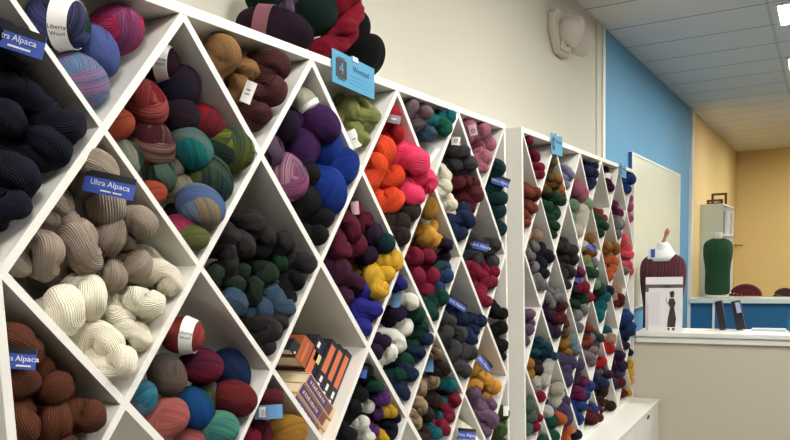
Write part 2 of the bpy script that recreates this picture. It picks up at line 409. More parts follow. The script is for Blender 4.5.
# ------------------------------------------------------------------ colours
PAL = {
 'navy': [(22, 24, 42)], 'charcoal': [(52, 49, 50)], 'black': [(20, 19, 22)], 'greige': [(160, 145, 130)], 'cream': [(242, 234, 212)],
 'brown': [(98, 54, 36)], 'dark brown': [(52, 38, 34)], 'tan': [(150, 112, 70)], 'chestnut': [(84, 44, 44)], 'olive': [(142, 148, 88)],
 'royal blue': [(30, 70, 172)], 'purple': [(92, 48, 116)], 'dark purple': [(48, 28, 62)], 'burgundy': [(98, 26, 48)], 'crimson': [(132, 26, 54)],
 'orange': [(224, 74, 40)], 'hot pink': [(232, 62, 104)], 'red': [(166, 28, 36)], 'dark teal': [(14, 58, 60)], 'teal': [(28, 112, 118)],
 'dark green': [(20, 72, 56)], 'forest green': [(38, 54, 42)], 'slate blue': [(62, 84, 106)], 'dark grey': [(72, 72, 74)], 'mauve grey': [(130, 110, 118)],
 'yellow': [(208, 162, 50)], 'gold': [(206, 150, 62)], 'ultramarine': [(44, 44, 140)], 'white': [(238, 235, 226)], 'dusty pink': [(178, 110, 128)],
 'mauve': [(116, 90, 118)], 'denim': [(30, 44, 78)], 'rust': [(126, 58, 44)], 'pale green': [(150, 184, 148)], 'bottle green': [(30, 68, 44)],
 'mid grey': [(128, 124, 124)], 'lilac grey': [(130, 128, 156)], 'coral': [(206, 76, 88)], 'pink': [(202, 116, 138)], 'lavender': [(96, 84, 128)],
 'pale blue': [(140, 168, 180)], 'cobalt': [(36, 62, 124)], 'turquoise': [(22, 128, 142)], 'magenta': [(110, 36, 76)], 'ochre': [(146, 98, 48)],
 'burnt orange': [(180, 86, 46)], 'sage': [(106, 140, 124)], 'moss green': [(74, 92, 48)], 'blush': [(206, 166, 142)], 'maroon': [(92, 28, 36)],
 'green and purple': [(52, 110, 72), (40, 70, 74), (86, 76, 140), (96, 100, 170)],
 'periwinkle': [(96, 116, 190), (112, 128, 200), (84, 98, 170)],
 'pink and plum': [(212, 56, 104), (186, 74, 124), (150, 92, 148), (206, 50, 92)],
 'pale blue and pink': [(120, 156, 198), (128, 150, 190), (190, 130, 176), (150, 132, 184)],
 'red and rose': [(158, 34, 40), (120, 30, 42), (198, 96, 92), (150, 40, 44)],
 'navy and plum': [(36, 34, 62), (66, 34, 62), (40, 36, 66)],
 'coral orange': [(218, 92, 66), (226, 110, 80)],
 'maroon and beige striped': [(92, 32, 44), (70, 34, 36), (176, 130, 116), (110, 28, 48)],
 'green and cream striped': [(52, 92, 74), (190, 190, 170), (30, 60, 54)],
 'red and wine': [(182, 34, 48), (122, 44, 58), (150, 28, 40)],
 'teal and grey': [(26, 140, 140), (44, 156, 150), (150, 140, 138), (24, 126, 130)],
 'beige': [(196, 184, 160)],
 'green and white': [(36, 78, 66), (120, 150, 128), (28, 60, 54)],
 'tan and blue': [(186, 160, 104), (84, 136, 202), (76, 126, 196), (120, 150, 190)],
 'lime and dark teal': [(156, 166, 62), (146, 158, 56), (28, 70, 78), (24, 60, 70)],
 'dark teal and lime': [(22, 66, 76), (28, 74, 84), (132, 150, 66)],
 'plum and navy': [(64, 40, 58), (40, 38, 52)],
 'rose pink': [(206, 74, 120), (196, 60, 104)],
 'purple and pink striped': [(112, 44, 104), (214, 150, 186), (158, 60, 126), (226, 180, 200)],
 'plum and lilac striped': [(70, 34, 74), (160, 130, 160), (84, 38, 84)],
 'salmon': [(214, 118, 112), (220, 130, 120)], 'coral red': [(186, 66, 62), (196, 84, 76)],
 'taupe': [(118, 104, 96), (134, 110, 98), (104, 100, 94)], 'wine and violet': [(138, 34, 66), (104, 42, 88), (150, 36, 62)],
 'sky and grey': [(70, 156, 190), (140, 124, 118), (60, 140, 170)], 'blue and green': [(24, 74, 170), (30, 90, 180), (26, 100, 110)],
 'olive and grey': [(120, 124, 84), (140, 138, 130), (96, 116, 60)], 'mint': [(92, 172, 158), (120, 190, 150), (70, 150, 150)],
 'wine and rust': [(136, 34, 52), (160, 60, 50), (110, 32, 52)], 'dark blue': [(24, 48, 92), (28, 56, 104)],
 'cream and brown flecked': [(186, 160, 128), (70, 52, 44), (214, 190, 158), (120, 84, 60)],
 'blue and olive': [(30, 60, 120), (70, 96, 40), (34, 80, 90)], 'brown and green': [(112, 76, 48), (80, 90, 56), (140, 100, 60)],
 'teal and navy': [(20, 84, 92), (28, 44, 76), (26, 100, 100)], 'rose red': [(150, 40, 60), (120, 34, 50)],
 'mulberry': [(70, 24, 52)], 'sea green': [(30, 110, 90)],
}
SHORT = {}
# every skein: pixel where its middle shows, width in pixels, colour, B ball or H twisted hank, optional image angle of its long axis
NEAR = '''
58 22 58 green and purple|B -10L
96 52 50 periwinkle|B -60
115 32 54 pink and plum|B 20
84 80 54 pale blue and pink|B -50
12 42 56 navy|H -15
57 126 56 navy|H -30
30 104 50 navy|H 10
40 148 54 navy|H -40
4 118 48 navy|H 20
12 180 62 navy|H -35
6 215 46 navy|H 0
8 85 44 navy|H 0
157 62 42 mulberry|B -8L
146 104 46 red and rose|B -65
178 92 46 navy and plum|B 60
180 116 40 plum and navy|B 20
118 125 32 coral orange|B 40
152 146 50 maroon and beige striped|B -65
127 157 34 green and cream striped|B -60
204 124 46 red and wine|B -20
191 152 46 teal and grey|B -40F
172 171 28 beige|B 30
159 174 36 green and white|B -70
153 190 28 coral orange|B 0
180 194 36 beige|B 30
198 210 48 tan and blue|B -35
231 160 50 lime and dark teal|B 10
213 183 52 dark teal and lime|B -50
186 211 34 plum and navy|B 20
192 234 38 rose pink|B -20
199 252 28 olive|B 0
217 56 46 tan|H -60
244 70 34 tan|H 20
237 92 30 tan|H -60
244 106 26 tan|H -60
265 66 46 chestnut|H -75
267 98 42 chestnut|H -60
254 114 34 chestnut|H 0
303 106 28 cream|B -50F
298 120 36 purple|B 0
318 124 40 purple|B -40
303 147 42 purple|B 60
284 128 34 dark purple|B 60
271 150 30 plum and lilac striped|B -80
287 177 46 purple and pink striped|B -60
333 148 42 royal blue|B 50
352 170 38 royal blue|B 60
317 171 34 royal blue|B -20
334 200 46 royal blue|B 80
306 184 38 black|H -60F
304 206 40 black|H -70F
316 226 38 black|H -60
320 246 30 black|H 80
347 112 28 olive|H -70
360 108 26 olive|H 30
368 124 28 olive|H -60
352 128 24 olive|H 60
361 142 24 olive|H 80
388 116 26 red|H 0
390 136 28 red|H 40
379 150 40 orange|H 50
373 172 38 orange|H -60
390 178 32 orange|H -60
387 202 38 orange|H 60
409 156 42 hot pink|H 60
402 176 28 hot pink|H 20
420 178 34 hot pink|H 50
411 200 38 hot pink|H 70
402 156 20 dark brown|H 0
402 208 30 dark brown|H -70
396 226 32 dark brown|H 60
412 216 26 dark brown|H 70
399 243 26 dark brown|H 80
410 106 20 mauve grey|H -80
415 124 20 mauve grey|H -80
423 108 20 mauve grey|H 80
425 132 24 slate blue|H 80
440 110 26 teal|H 0
432 122 22 teal|H 80
441 126 22 sea green|H 70
448 116 20 teal|H 60
450 148 22 dark grey|H 60
461 152 22 dark grey|H -60
453 164 22 dark grey|H 60
466 164 22 dark grey|H -40
472 158 18 dark grey|H 0
442 174 20 cream|H 60
442 188 22 cream|H -60
448 202 20 cream|H 60
450 216 18 cream|H 60
453 182 22 maroon|H 40
464 180 20 maroon|H 60
473 178 20 maroon|H 40
461 194 22 maroon|H -60
471 194 24 maroon|H 60
467 206 20 maroon|H 30
458 214 24 denim|H -60
464 228 26 denim|H -60
468 234 22 denim|H 60
460 240 22 denim|H 60
494 170 22 dark teal|H 60
492 186 22 dark teal|H -60
501 198 22 dark teal|H 60
497 212 20 dark teal|H -60
503 228 18 dark teal|H 60
467 122 18 dusty pink|H 60
470 136 18 dusty pink|H -60
480 130 20 dusty pink|H 20
486 144 18 dusty pink|H -60
477 148 20 dusty pink|H 60
482 162 20 dusty pink|H -60
484 174 16 dusty pink|H 60
98 168 50 greige|H -15
98 203 60 greige|H -35
56 204 36 greige|H 60
42 222 38 greige|H -60
66 222 34 greige|H 30
108 231 48 greige|H -30
138 222 44 greige|H -20
42 256 50 greige|H 30
76 248 58 greige|H -40
16 264 32 greige|H 60
124 238 28 greige|H 60
133 263 44 greige|H 20
110 273 38 greige|H 60
163 276 40 cream|H 60
60 312 60 cream|H -40
85 296 50 cream|H -35
118 315 36 cream|H 50
144 304 44 cream|H -30
133 333 36 cream|H 40
97 342 48 cream|H -40
117 368 44 cream|H -50
222 232 34 charcoal|H 60
245 226 40 charcoal|H -30
238 244 38 charcoal|H 20
262 240 36 charcoal|H -30
282 246 30 charcoal|H -30
300 266 32 charcoal|H -50
224 250 28 charcoal|H 40
226 268 30 charcoal|H -40
286 262 30 charcoal|H -20
212 278 28 forest green|H -60
240 272 26 forest green|H -40
262 276 32 forest green|H 20
277 262 26 bottle green|H 60
232 288 30 forest green|H -20
252 292 28 forest green|H -50
282 276 26 slate blue|H 70
271 292 36 slate blue|H 20
232 302 36 slate blue|H -30
258 312 38 slate blue|H -20
286 312 34 slate blue|H 50
298 288 28 black|H 70
292 304 26 black|H 60
254 326 28 charcoal|H -40
265 334 32 charcoal|H 60
279 330 28 charcoal|H -60
270 350 24 charcoal|H 70
350 208 26 burgundy|H 80
345 226 34 burgundy|H 60
360 226 30 burgundy|H -60
338 246 34 burgundy|H 70
352 246 32 burgundy|H -60
336 268 34 mulberry|H 60
348 284 30 mulberry|H -70
340 294 28 mulberry|H 70
370 236 28 dark purple|H -60
364 254 28 dark purple|H 60
382 240 28 dark teal|H -60
380 260 32 dark teal|H -40
369 276 32 dark teal|H 30
390 266 30 yellow|H 60
396 250 20 yellow|H 60
378 288 34 yellow|H 60
388 282 26 yellow|H -60
360 292 30 ultramarine|H -50
352 308 28 ultramarine|H 60
366 314 30 ultramarine|H -60
360 330 26 ultramarine|H 70
430 206 22 gold|B 80
424 236 24 gold|H 30
433 242 24 gold|H -50
428 226 20 gold|H 60
443 244 18 dark purple|H 60
442 258 18 dark purple|H -60
413 256 22 crimson|H 60
424 258 24 crimson|H -60
414 276 26 crimson|H 60
427 276 24 crimson|H 70
424 294 24 crimson|H -60
440 270 20 blue and olive|H -60
446 284 20 blue and olive|H -50
436 288 18 blue and olive|H 60
434 304 22 dark green|H 60
442 312 20 dark green|H -60
432 320 22 dark green|H 60
475 244 20 dark grey|H 60
490 246 22 dark grey|H -40
474 258 20 dark grey|H 0
488 260 22 dark grey|H 60
470 270 20 crimson|H -60
480 276 22 crimson|H 60
490 272 18 crimson|H 60
478 290 20 crimson|H 60
490 290 20 crimson|H -60
486 306 20 crimson|H 60
498 312 20 black|H 60
500 328 20 black|H -60
504 342 18 black|H 60
505 358 14 black|H 70
457 316 22 denim|H 60
470 320 22 denim|H -60
478 324 16 denim|H 60
468 338 22 denim|H 60
477 338 16 denim|H 60
446 320 20 dark grey|H 60
443 336 24 dark grey|H -40
456 336 22 dark grey|H 60
450 352 24 dark grey|H -30
463 352 24 dark grey|H 60
470 358 18 dark grey|H 60
456 368 22 dark grey|H -60
464 374 20 dark grey|H 60
398 284 20 ultramarine|H 60
408 298 24 white|H 60
394 314 26 dark purple|H -40
402 324 26 white|H 40
394 340 26 white|H 60
388 354 22 white|H -60
380 342 24 dark purple|H -60
374 352 20 dark purple|H 60
414 314 20 dark green|H 60
418 328 20 dark green|H -60
410 342 24 dark green|H 40
402 360 24 dark green|H 60
397 376 22 dark green|H -60
426 322 16 denim|H 60
424 338 20 denim|H 60
417 356 20 denim|H -60
410 374 22 denim|H 60
404 394 20 denim|H 60
270 394 30 maroon|H 20
262 432 28 maroon|H 60
248 436 26 crimson|H 60
288 428 40 gold|B 20
279 446 30 maroon|H 0
362 372 20 black|H 60
356 392 26 black|H 60
350 412 28 black|H -60
344 432 26 black|H 60
374 386 18 dark green|H 60
370 396 16 dark green|H -60
366 406 16 white|H 60
360 422 18 white|H 60
368 434 14 white|H 60
381 396 20 purple|H 50
374 412 20 purple|H 50
370 430 20 purple|H 40
390 406 18 yellow|H 60
382 420 20 yellow|H 50
382 438 18 yellow|H 60
394 414 16 navy|H 60
391 432 18 navy|H 60
433 350 16 cream and brown flecked|H 60
442 362 20 dark brown|H 60
430 382 22 cream and brown flecked|H -40
419 388 18 cream and brown flecked|H 60
418 404 22 cream and brown flecked|H 40
414 422 18 cream and brown flecked|H 60
432 400 22 dark brown|H 60
424 416 22 dark brown|H -60
420 436 24 dark brown|H 60
448 384 18 teal|H 60
441 402 16 teal|H -60
437 416 16 teal|H 60
434 432 18 teal|H 60
457 386 14 crimson|H 60
453 402 18 crimson|H -60
448 416 18 crimson|H 60
444 432 20 crimson|H 60
474 368 16 gold|H 60
482 378 20 gold|H 60
474 386 16 gold|H -60
492 386 20 gold|H 60
484 396 16 gold|H 60
472 394 18 mauve|H -60
478 406 22 mauve|H 60
488 404 18 mauve|H 60
479 418 20 mauve|H -60
486 424 22 mauve|H 60
487 436 18 mauve|H 60
462 430 22 cream|H 40
470 442 18 cream|H 40
500 412 18 moss green|H 60
505 424 16 moss green|H -60
498 430 18 moss green|H 60
503 442 16 moss green|H 60
182 335 42 coral red|B -8L
167 375 42 taupe|B -60
201 366 42 wine and violet|B 0
232 369 44 dark blue|B -60
234 400 42 wine and rust|B -20
142 398 34 sky and grey|B 70
165 418 46 salmon|B 30
195 407 42 blue and green|B -50
208 396 34 olive and grey|B -50
220 432 42 mint|B 20
190 440 30 salmon|B 20
18 344 52 brown|H -5
16 382 50 brown|H 10
16 420 54 brown|H 60
51 386 54 brown|H -30
50 418 52 brown|H -35
83 414 48 brown|H -50
62 444 40 brown|H -20
36 370 40 brown|H 0
'''
FAR = '''
527 142 10 crimson
534 156 12 crimson
537 170 13 crimson
541 182 11 crimson
533 181 15 rust
527 192 14 rust
535 198 14 rust
527 208 15 rust
532 218 13 rust
526 232 12 rust
528 224 12 rust
552 163 11 brown and green
548 178 12 brown and green
556 178 13 ochre
545 190 12 brown and green
560 186 12 ochre
551 195 15 bottle green
558 200 15 bottle green
545 205 14 bottle green
553 213 15 bottle green
552 228 13 bottle green
547 219 13 bottle green
554 240 10 bottle green
562 170 9 dark purple
566 176 11 lilac grey
570 184 11 lilac grey
567 193 11 lilac grey
564 184 9 dark purple
587 172 12 denim
593 179 12 denim
590 188 12 denim
594 170 9 denim
577 189 14 pink
584 188 14 pink
573 205 12 pale green
580 200 13 pale green
590 204 14 pale green
574 218 13 pale green
586 218 14 cream
583 230 13 cream
580 238 12 cream
582 246 11 cream
604 171 9 mulberry
608 184 9 mulberry
611 194 9 mulberry
607 178 9 pink
627 176 11 cobalt
629 184 12 cobalt
626 191 11 cobalt
632 180 9 cobalt
597 212 11 rust
601 220 11 rust
600 228 13 bottle green
604 236 12 bottle green
602 245 11 bottle green
613 204 10 magenta
617 214 11 magenta
616 224 12 mid grey
620 232 12 mid grey
618 243 10 mid grey
631 208 9 pink
633 200 7 pink
632 218 8 pink
537 236 12 blush
533 247 12 mid grey
529 255 12 mid grey
538 250 15 navy
545 256 15 navy
539 264 15 navy
541 275 14 navy
533 268 12 mid grey
539 286 12 mid grey
535 280 12 mid grey
562 247 13 charcoal
570 250 14 charcoal
564 260 14 charcoal
573 263 13 charcoal
563 273 13 charcoal
570 278 13 charcoal
566 288 12 charcoal
580 268 11 magenta
577 280 10 lilac grey
589 239 11 ochre
585 248 12 ochre
591 255 12 ochre
584 260 12 olive
590 264 13 mid grey
592 272 13 pale green
587 280 12 bottle green
594 284 12 pale green
604 247 13 ochre
612 249 13 ochre
608 257 13 ochre
606 267 12 charcoal
612 272 12 burnt orange
609 280 11 burnt orange
622 240 11 coral
625 249 12 coral
628 259 11 coral
625 267 11 coral
630 270 9 coral
626 278 9 mid grey
527 315 14 mauve
526 330 14 mauve
526 344 12 mauve
529 322 12 mauve
541 290 12 mid grey
546 296 13 mid grey
552 292 12 mid grey
558 299 13 mid grey
549 304 12 mid grey
563 303 11 mid grey
546 314 14 dark purple
553 320 14 dark purple
553 332 14 dark purple
551 344 11 dark purple
562 312 13 maroon
558 322 13 maroon
563 322 10 maroon
574 288 12 charcoal
580 287 14 crimson
585 293 13 crimson
575 303 13 bottle green
581 300 12 bottle green
575 316 13 mid grey
583 314 13 mid grey
578 328 12 mid grey
594 282 13 bottle green
599 289 13 bottle green
604 286 13 navy
608 294 12 navy
597 298 12 olive
603 302 12 maroon
602 313 13 turquoise
606 307 12 turquoise
602 324 12 turquoise
606 331 11 turquoise
612 280 11 burnt orange
616 290 12 blush
613 296 11 blush
618 300 11 maroon
620 307 10 maroon
628 304 12 cobalt
626 316 13 cobalt
631 318 10 cobalt
629 330 12 cobalt
629 342 11 denim
629 351 9 denim
626 338 10 denim
537 344 14 teal and navy
545 348 14 teal and navy
541 356 14 teal and navy
534 354 11 teal and navy
548 358 12 teal and navy
528 363 12 gold
529 374 12 gold
539 368 14 dark brown
546 368 12 dark brown
536 378 13 dark brown
549 378 14 white
543 388 14 white
535 388 11 mid grey
547 392 12 white
551 370 10 white
541 402 12 crimson
537 408 11 crimson
564 322 11 brown and green
563 334 12 brown and green
566 342 14 gold
571 349 13 gold
573 334 11 lavender
572 341 12 pale blue
579 350 13 pale blue
577 340 10 pale blue
561 360 14 lavender
569 362 14 lavender
577 364 14 lavender
566 374 14 lavender
574 376 14 lavender
571 388 13 lavender
587 328 12 rust
585 342 13 rust
591 352 12 mauve grey
597 331 12 lilac grey
598 342 12 dark grey
595 352 12 dark grey
592 364 13 mauve grey
600 362 12 red
604 370 12 red
596 372 12 mauve grey
611 342 12 blush
611 354 11 red
613 364 10 red
619 352 12 dark purple
623 360 12 dark purple
618 368 13 dark purple
622 378 12 lavender
617 384 12 maroon
621 393 11 maroon
624 346 10 dark purple
632 362 9 yellow
631 372 10 yellow
632 383 9 yellow
630 392 8 yellow
529 402 13 sage
530 415 14 sage
529 428 14 sage
537 414 11 crimson
537 424 11 crimson
536 436 11 crimson
558 385 13 cream
564 392 13 cream
560 396 12 cream
559 402 13 cream
569 404 16 lavender
563 414 14 lavender
566 410 13 lavender
562 424 14 burnt orange
567 428 14 burnt orange
564 438 12 burnt orange
548 412 12 white
552 420 14 sea green
546 430 14 sea green
553 436 13 sea green
586 372 11 magenta
585 384 13 magenta
580 394 12 magenta
594 380 14 denim
590 390 13 cobalt
593 400 13 cobalt
586 404 13 cobalt
584 416 13 cobalt
581 426 11 cobalt
600 372 11 dark grey
600 382 12 denim
607 378 12 mulberry
613 384 12 denim
606 392 13 denim
604 400 13 dark brown
608 408 13 dark brown
601 410 11 dark brown
572 416 11 blush
576 424 14 slate blue
573 434 14 slate blue
580 436 13 navy
590 414 12 maroon
596 410 12 maroon
601 418 12 maroon
592 424 13 maroon
598 424 12 maroon
'''
def cell_of(u, v, rk):
    a, b, x0, y0, z0 = rk
    p = hit(u, v, 0, x0)
    cy, rz = (p.y - y0) / a, (z0 - p.z) / b
    best = None
    for r in range(0, 7):
        for c in range(0, 11):
            if (r + c) % 2 == 1:
                d = abs(cy - c) + abs(rz - r)
                if best is None or d < best[0]: best = (d, r, c)
    return best[1], best[2]
def inside(y, z, x, rad, r, c, rk):
    """push a point of a given radius inside its cubby; returns the corrected (x,y,z)"""
    a, b, x0, y0, z0 = rk
    cyy, czz = y0 + c * a, z0 - r * b
    Ln = math.hypot(a, b)
    lim = (a * b - 0) / Ln - T / 2 - rad
    lim = max(lim, .002)
    for _ in range(3):
        for sy in (1, -1):
            for sz in (1, -1):
                n = (sy * b / Ln, sz * a / Ln)
                d = (y - cyy) * n[0] + (z - czz) * n[1] - lim
                if d > 0: y -= d * n[0]; z -= d * n[1]
        y = min(max(y, y0 + .003 + rad), y0 + 10 * a - .003 - rad)
        z = min(max(z, z0 - 6 * b + rad), z0 - .004 - rad)
    x = max(x, -DW + .02 + rad)
    return x, y, z
ORD = ['first', 'second', 'third', 'fourth', 'fifth', 'sixth']
ROW = ['top', 'second', 'third', 'fourth', 'fifth', 'sixth', 'bottom']
sk = []
ROUND = ('pink', 'pale green', 'cream', 'lavender', 'pale blue', 'gold', 'white', 'blush', 'sage', 'sea green', 'turquoise')
def parse(txt, rk, rack_name):
    for ln in txt.strip().splitlines():
        if '|' in ln: head, tail = ln.split('|')
        else: head, tail = ln, 'H ' + str(random.choice([60, -60, 30, -30, 80]))
        u, v, w, col = head.split(None, 3); u, v, w = float(u), float(v), float(w)
        typ, ang = tail.split(); lab = 'L' in ang; front = 'F' in ang; ang = float(ang.rstrip('LF'))
        if rack_name == 'far' and col.strip() in ROUND: typ = 'B'
        r, c = cell_of(u, v, rk)
        if rack_name == 'far': w *= 1.12
        sk.append(dict(u=u, v=v, w=w, col=col.strip(), typ=typ, ang=ang, r=r, c=c, rk=rk, rack=rack_name, lab=lab, key=v + (80 if front else 0)))
RK1 = (A1, B1, X1, Y1, Z1); RK2 = (A2, B2, X2, Y2, Z2)
parse(NEAR, RK1, 'near'); parse(FAR, RK2, 'far')
for s in sk:
    x0 = s['rk'][2]
    best = None
    for dx in (-.10, -.085, -.07, -.055, -.04, -.025):
        p = hit(s['u'], s['v'], 0, x0 + dx); dist = (p - CAM).dot(FWD)
        w = s['w'] / F_PX * dist
        rad = w * .44
        q = inside(p.y, p.z, p.x, rad * .92, s['r'], s['c'], s['rk'])
        e = (V(q) - p).length + abs(dx + .06) * .12
        if best is None or e < best[0]: best = (e, V(q), w, p)
    s['p'] = best[1]; s['wid'] = min(max(best[2], .05), .135); s['t'] = best[3]
# let neighbours settle against one another inside each cubby
cells = {}
for s in sk: cells.setdefault((s['rack'], s['r'], s['c']), []).append(s)
for key, L in cells.items():
    for it in range(40):
        for i in range(len(L)):
            for j in range(i + 1, len(L)):
                a_, b_ = L[i], L[j]; d = b_['p'] - a_['p']; dl = max(d.length, 1e-4)
                need = (a_['wid'] + b_['wid']) * .5 * (.76 if a_['typ'] == b_['typ'] == 'B' else .60)
                if dl < need:
                    k = d / dl * (need - dl) * .25; vd = (a_['p'] - CAM).normalized(); k = k * .6 - vd * (k.length * .6 * (1 if b_['key'] > a_['key'] else -1)); a_['p'] = a_['p'] - k; b_['p'] = b_['p'] + k
        for s in L:
            s['p'] = s['p'] + (s['t'] - s['p']) * .08
            rad = s['wid'] * (.46 if s['typ'] == 'B' else .42)
            s['p'] = V(inside(s['p'].y, s['p'].z, min(s['p'].x, s['rk'][2] - rad * .35), rad, s['r'], s['c'], s['rk']))
# labels
for key, L in cells.items():
    by = {}
    for s in L: by.setdefault((s['col'], s['typ']), []).append(s)
    rackn, r, c = key
    where = f"{ROW[r]} row, {ORD[c // 2]} cubby of the {rackn} rack"
    for (col, typ), M_ in by.items():
        noun = 'wool ball' if typ == 'B' else 'twisted yarn hank'
        ys = sorted(M_, key=lambda s: px(s['p'])[1]); n = len(ys)
        for k, s in enumerate(ys):
            if n == 1: rank = ''
            elif n == 2: rank = ('upper ', 'lower ')[k]
            elif k == 0: rank = 'topmost '
            elif k == n - 1: rank = 'lowest '
            elif n == 3: rank = 'middle '
            else: rank = ORD[k] + '-highest ' if k < 6 else f'{k+1}th-highest '
            s['label'] = f"{rank}{col} {noun}, {where}"
            s['group'] = f"{col} {noun}s, {where}"
def basis(xa, zhint):
    xa = xa.normalized(); z = (zhint - xa * zhint.dot(xa)).normalized(); y = z.cross(xa)
    return Matrix((xa, y, z)).transposed()
def place_skein(s, near):
    p, w = s['p'], s['wid']
    ang = math.radians(s['ang'] + (0 if s.get('lab') else random.uniform(-8, 8)))
    img = RIGHT * math.cos(ang) + UP * math.sin(ang)
    tocam = (CAM - p).normalized()
    if s['typ'] == 'B':
        me = random.choice(BL if near else BLL); name = 'yarn_ball'
        R = basis(img + tocam * (0 if s.get('lab') else random.uniform(-.15, .25)), tocam)
        sc = w / .123
        if 'roll' in s: R = R
    else:
        me = random.choice(HK if near else HKL); name = 'yarn_hank'
        # the near end is the one placed; the far end is kept inside the same cubby
        sc = w / .116
        F_ = V(p); rad = w * .42
        ax = (V((-1, 0, 0)) * .9 + img * random.uniform(.25, .55)).normalized()
        Lh = .105 * sc
        bk_ = F_ + ax * Lh; bk_ = V(inside(bk_.y, bk_.z, bk_.x, rad, s['r'], s['c'], s['rk']))
        ax = (bk_ - F_).normalized()
        s['ctr'] = F_ + (bk_ - F_) * .5
        R = basis(ax, V((0, math.sin(ang * 1.0), math.cos(ang)))) @ Matrix.Rotation(random.uniform(0, 6.28), 3, 'X')
    o = bpy.data.objects.new(name, me); COL.objects.link(o)
    o.matrix_world = Matrix.Translation(p) @ R.to_4x4() @ Matrix.Scale(sc, 4)
    if s['typ'] == 'H': o.location = s['ctr']
    o.material_slots[0].link = 'OBJECT'
    o.material_slots[0].material = wool(PAL[s['col']], ball=s['typ'] == 'B', freq=32 if s['typ'] == 'B' else 42, heather=.05 if s['col'] in ('cream', 'white') else .2 if s['typ'] == 'B' else .12)
    tag(o, s['label'], 'yarn', s['group'])
    s['obj'] = o; s['R'] = R; s['sc'] = sc
    return o
hanks = sorted([s for s in sk if s['typ'] == 'H'], key=lambda s: -s['wid'] / (s['p'] - CAM).dot(FWD))
rest = hanks[300:]
RESTID = {id(s) for s in rest}
MV, MF, MU, MI, MM = [], [], [], [], []
def gather(o):
    me = o.data; n = len(me.vertices); co = np.empty(n * 3); me.vertices.foreach_get('co', co); co = co.reshape(-1, 3)
    W = np.array(o.matrix_world); co = co @ W[:3, :3].T + np.array(o.location)
    f = np.empty(len(me.loops), dtype=int); me.loops.foreach_get('vertex_index', f); uv = np.empty(len(me.loops) * 2); me.uv_layers[0].data.foreach_get('uv', uv)
    off = sum(len(x) for x in MV)
    mt = o.material_slots[0].material
    if mt not in MM: MM.append(mt)
    MV.append(co); MF.append(f.reshape(-1, 4) + off); MU.append(uv); MI.append(np.full(len(f) // 4, MM.index(mt)))
fill = []
for s in sk:
    if s['rack'] == 'far':
        for q_ in range(1):
            y_, z_ = s['p'].y + random.uniform(-.025, .045), s['p'].z + random.uniform(-.03, .02)
            q3 = inside(y_, z_, s['p'].x - random.uniform(.045, .07), s['wid'] * .44, s['r'], s['c'], s['rk'])
            f_ = dict(s); f_['p'] = V(q3); f_['typ'] = 'H'; fill.append(f_); RESTID.add(id(f_))
sk += fill
for s in sk:
    place_skein(s, s['rack'] == 'near')
    if id(s) in RESTID:
        gather(s['obj']); bpy.data.objects.remove(s['obj']); s['obj'] = None
sk = [s for s in sk if s['obj'] is not None]
if MV:
    me = put_mesh('yarn_hanks', np.vstack(MV), np.vstack(MF), np.concatenate(MU))
    for mt in MM: me.materials.append(mt)
    me.polygons.foreach_set('material_index', np.concatenate(MI).astype(np.int32))
    o = bpy.data.objects.new('yarn_hanks', me); COL.objects.link(o)
    o['kind'] = 'stuff'; o['label'] = 'small twisted yarn hanks of many colours filling the cubbies of the far rack'; o['category'] = 'yarn'

# paper bands round balls: a white sleeve with two lines of lettering
def band(s, body=('Liberty', 'Wool'), at=.0, width=.036, mat=card_w, imat=ink, tsize=.0125, turn=0):
    o = s['obj']; n = 48; v = []; f = []
    R0 = .0584
    for x, in ((-width / 2,), (width / 2,)):
        rr = R0 * math.sqrt(max(0, 1 - ((x + at) / .075) ** 2)) + .001
        for k in range(n): v.append((x + at, rr * math.cos(2 * math.pi * k / n), rr * math.sin(2 * math.pi * k / n)))
    for x, in ((width / 2,), (-width / 2,)):
        rr = R0 * math.sqrt(max(0, 1 - ((x + at) / .075) ** 2))
        for k in range(n): v.append((x + at, rr * math.cos(2 * math.pi * k / n), rr * math.sin(2 * math.pi * k / n)))
    for g in range(4):
        for k in range(n): f.append((g * n + k, g * n + (k + 1) % n, ((g + 1) % 4) * n + (k + 1) % n, ((g + 1) % 4) * n + k))
    b_ = mesh_obj('paper_band', v, f, mat, o, False)
    for i, t_ in enumerate(body):
        def bend(co, i=i):
            yy = co.y - (i - .5) * tsize * 1.15
            a = math.pi / 2 - yy / R0 + turn
            rr = R0 * math.sqrt(max(0, 1 - ((co.x + at) / .075) ** 2)) + .0014 + co.z
            return V((co.x + at, rr * math.cos(a), rr * math.sin(a)))
        text_obj(t_, tsize, imat, b_, Matrix.Identity(4), bend=bend)
def near_skein(u, v, typ=None, rackn=None):
    return min((s for s in sk if (typ is None or s['typ'] == typ) and (rackn is None or s['rack'] == rackn)), key=lambda s: (px(s['p'])[0] - u) ** 2 + (px(s['p'])[1] - v) ** 2)
band(near_skein(58, 20, 'B'), at=.024, turn=.3)
band(near_skein(157, 62, 'B'), at=.028, turn=-.05)
band(near_skein(182, 335, 'B'), at=.026)
band(near_skein(303, 106, 'B'), ('', ''), at=.03, width=.02)
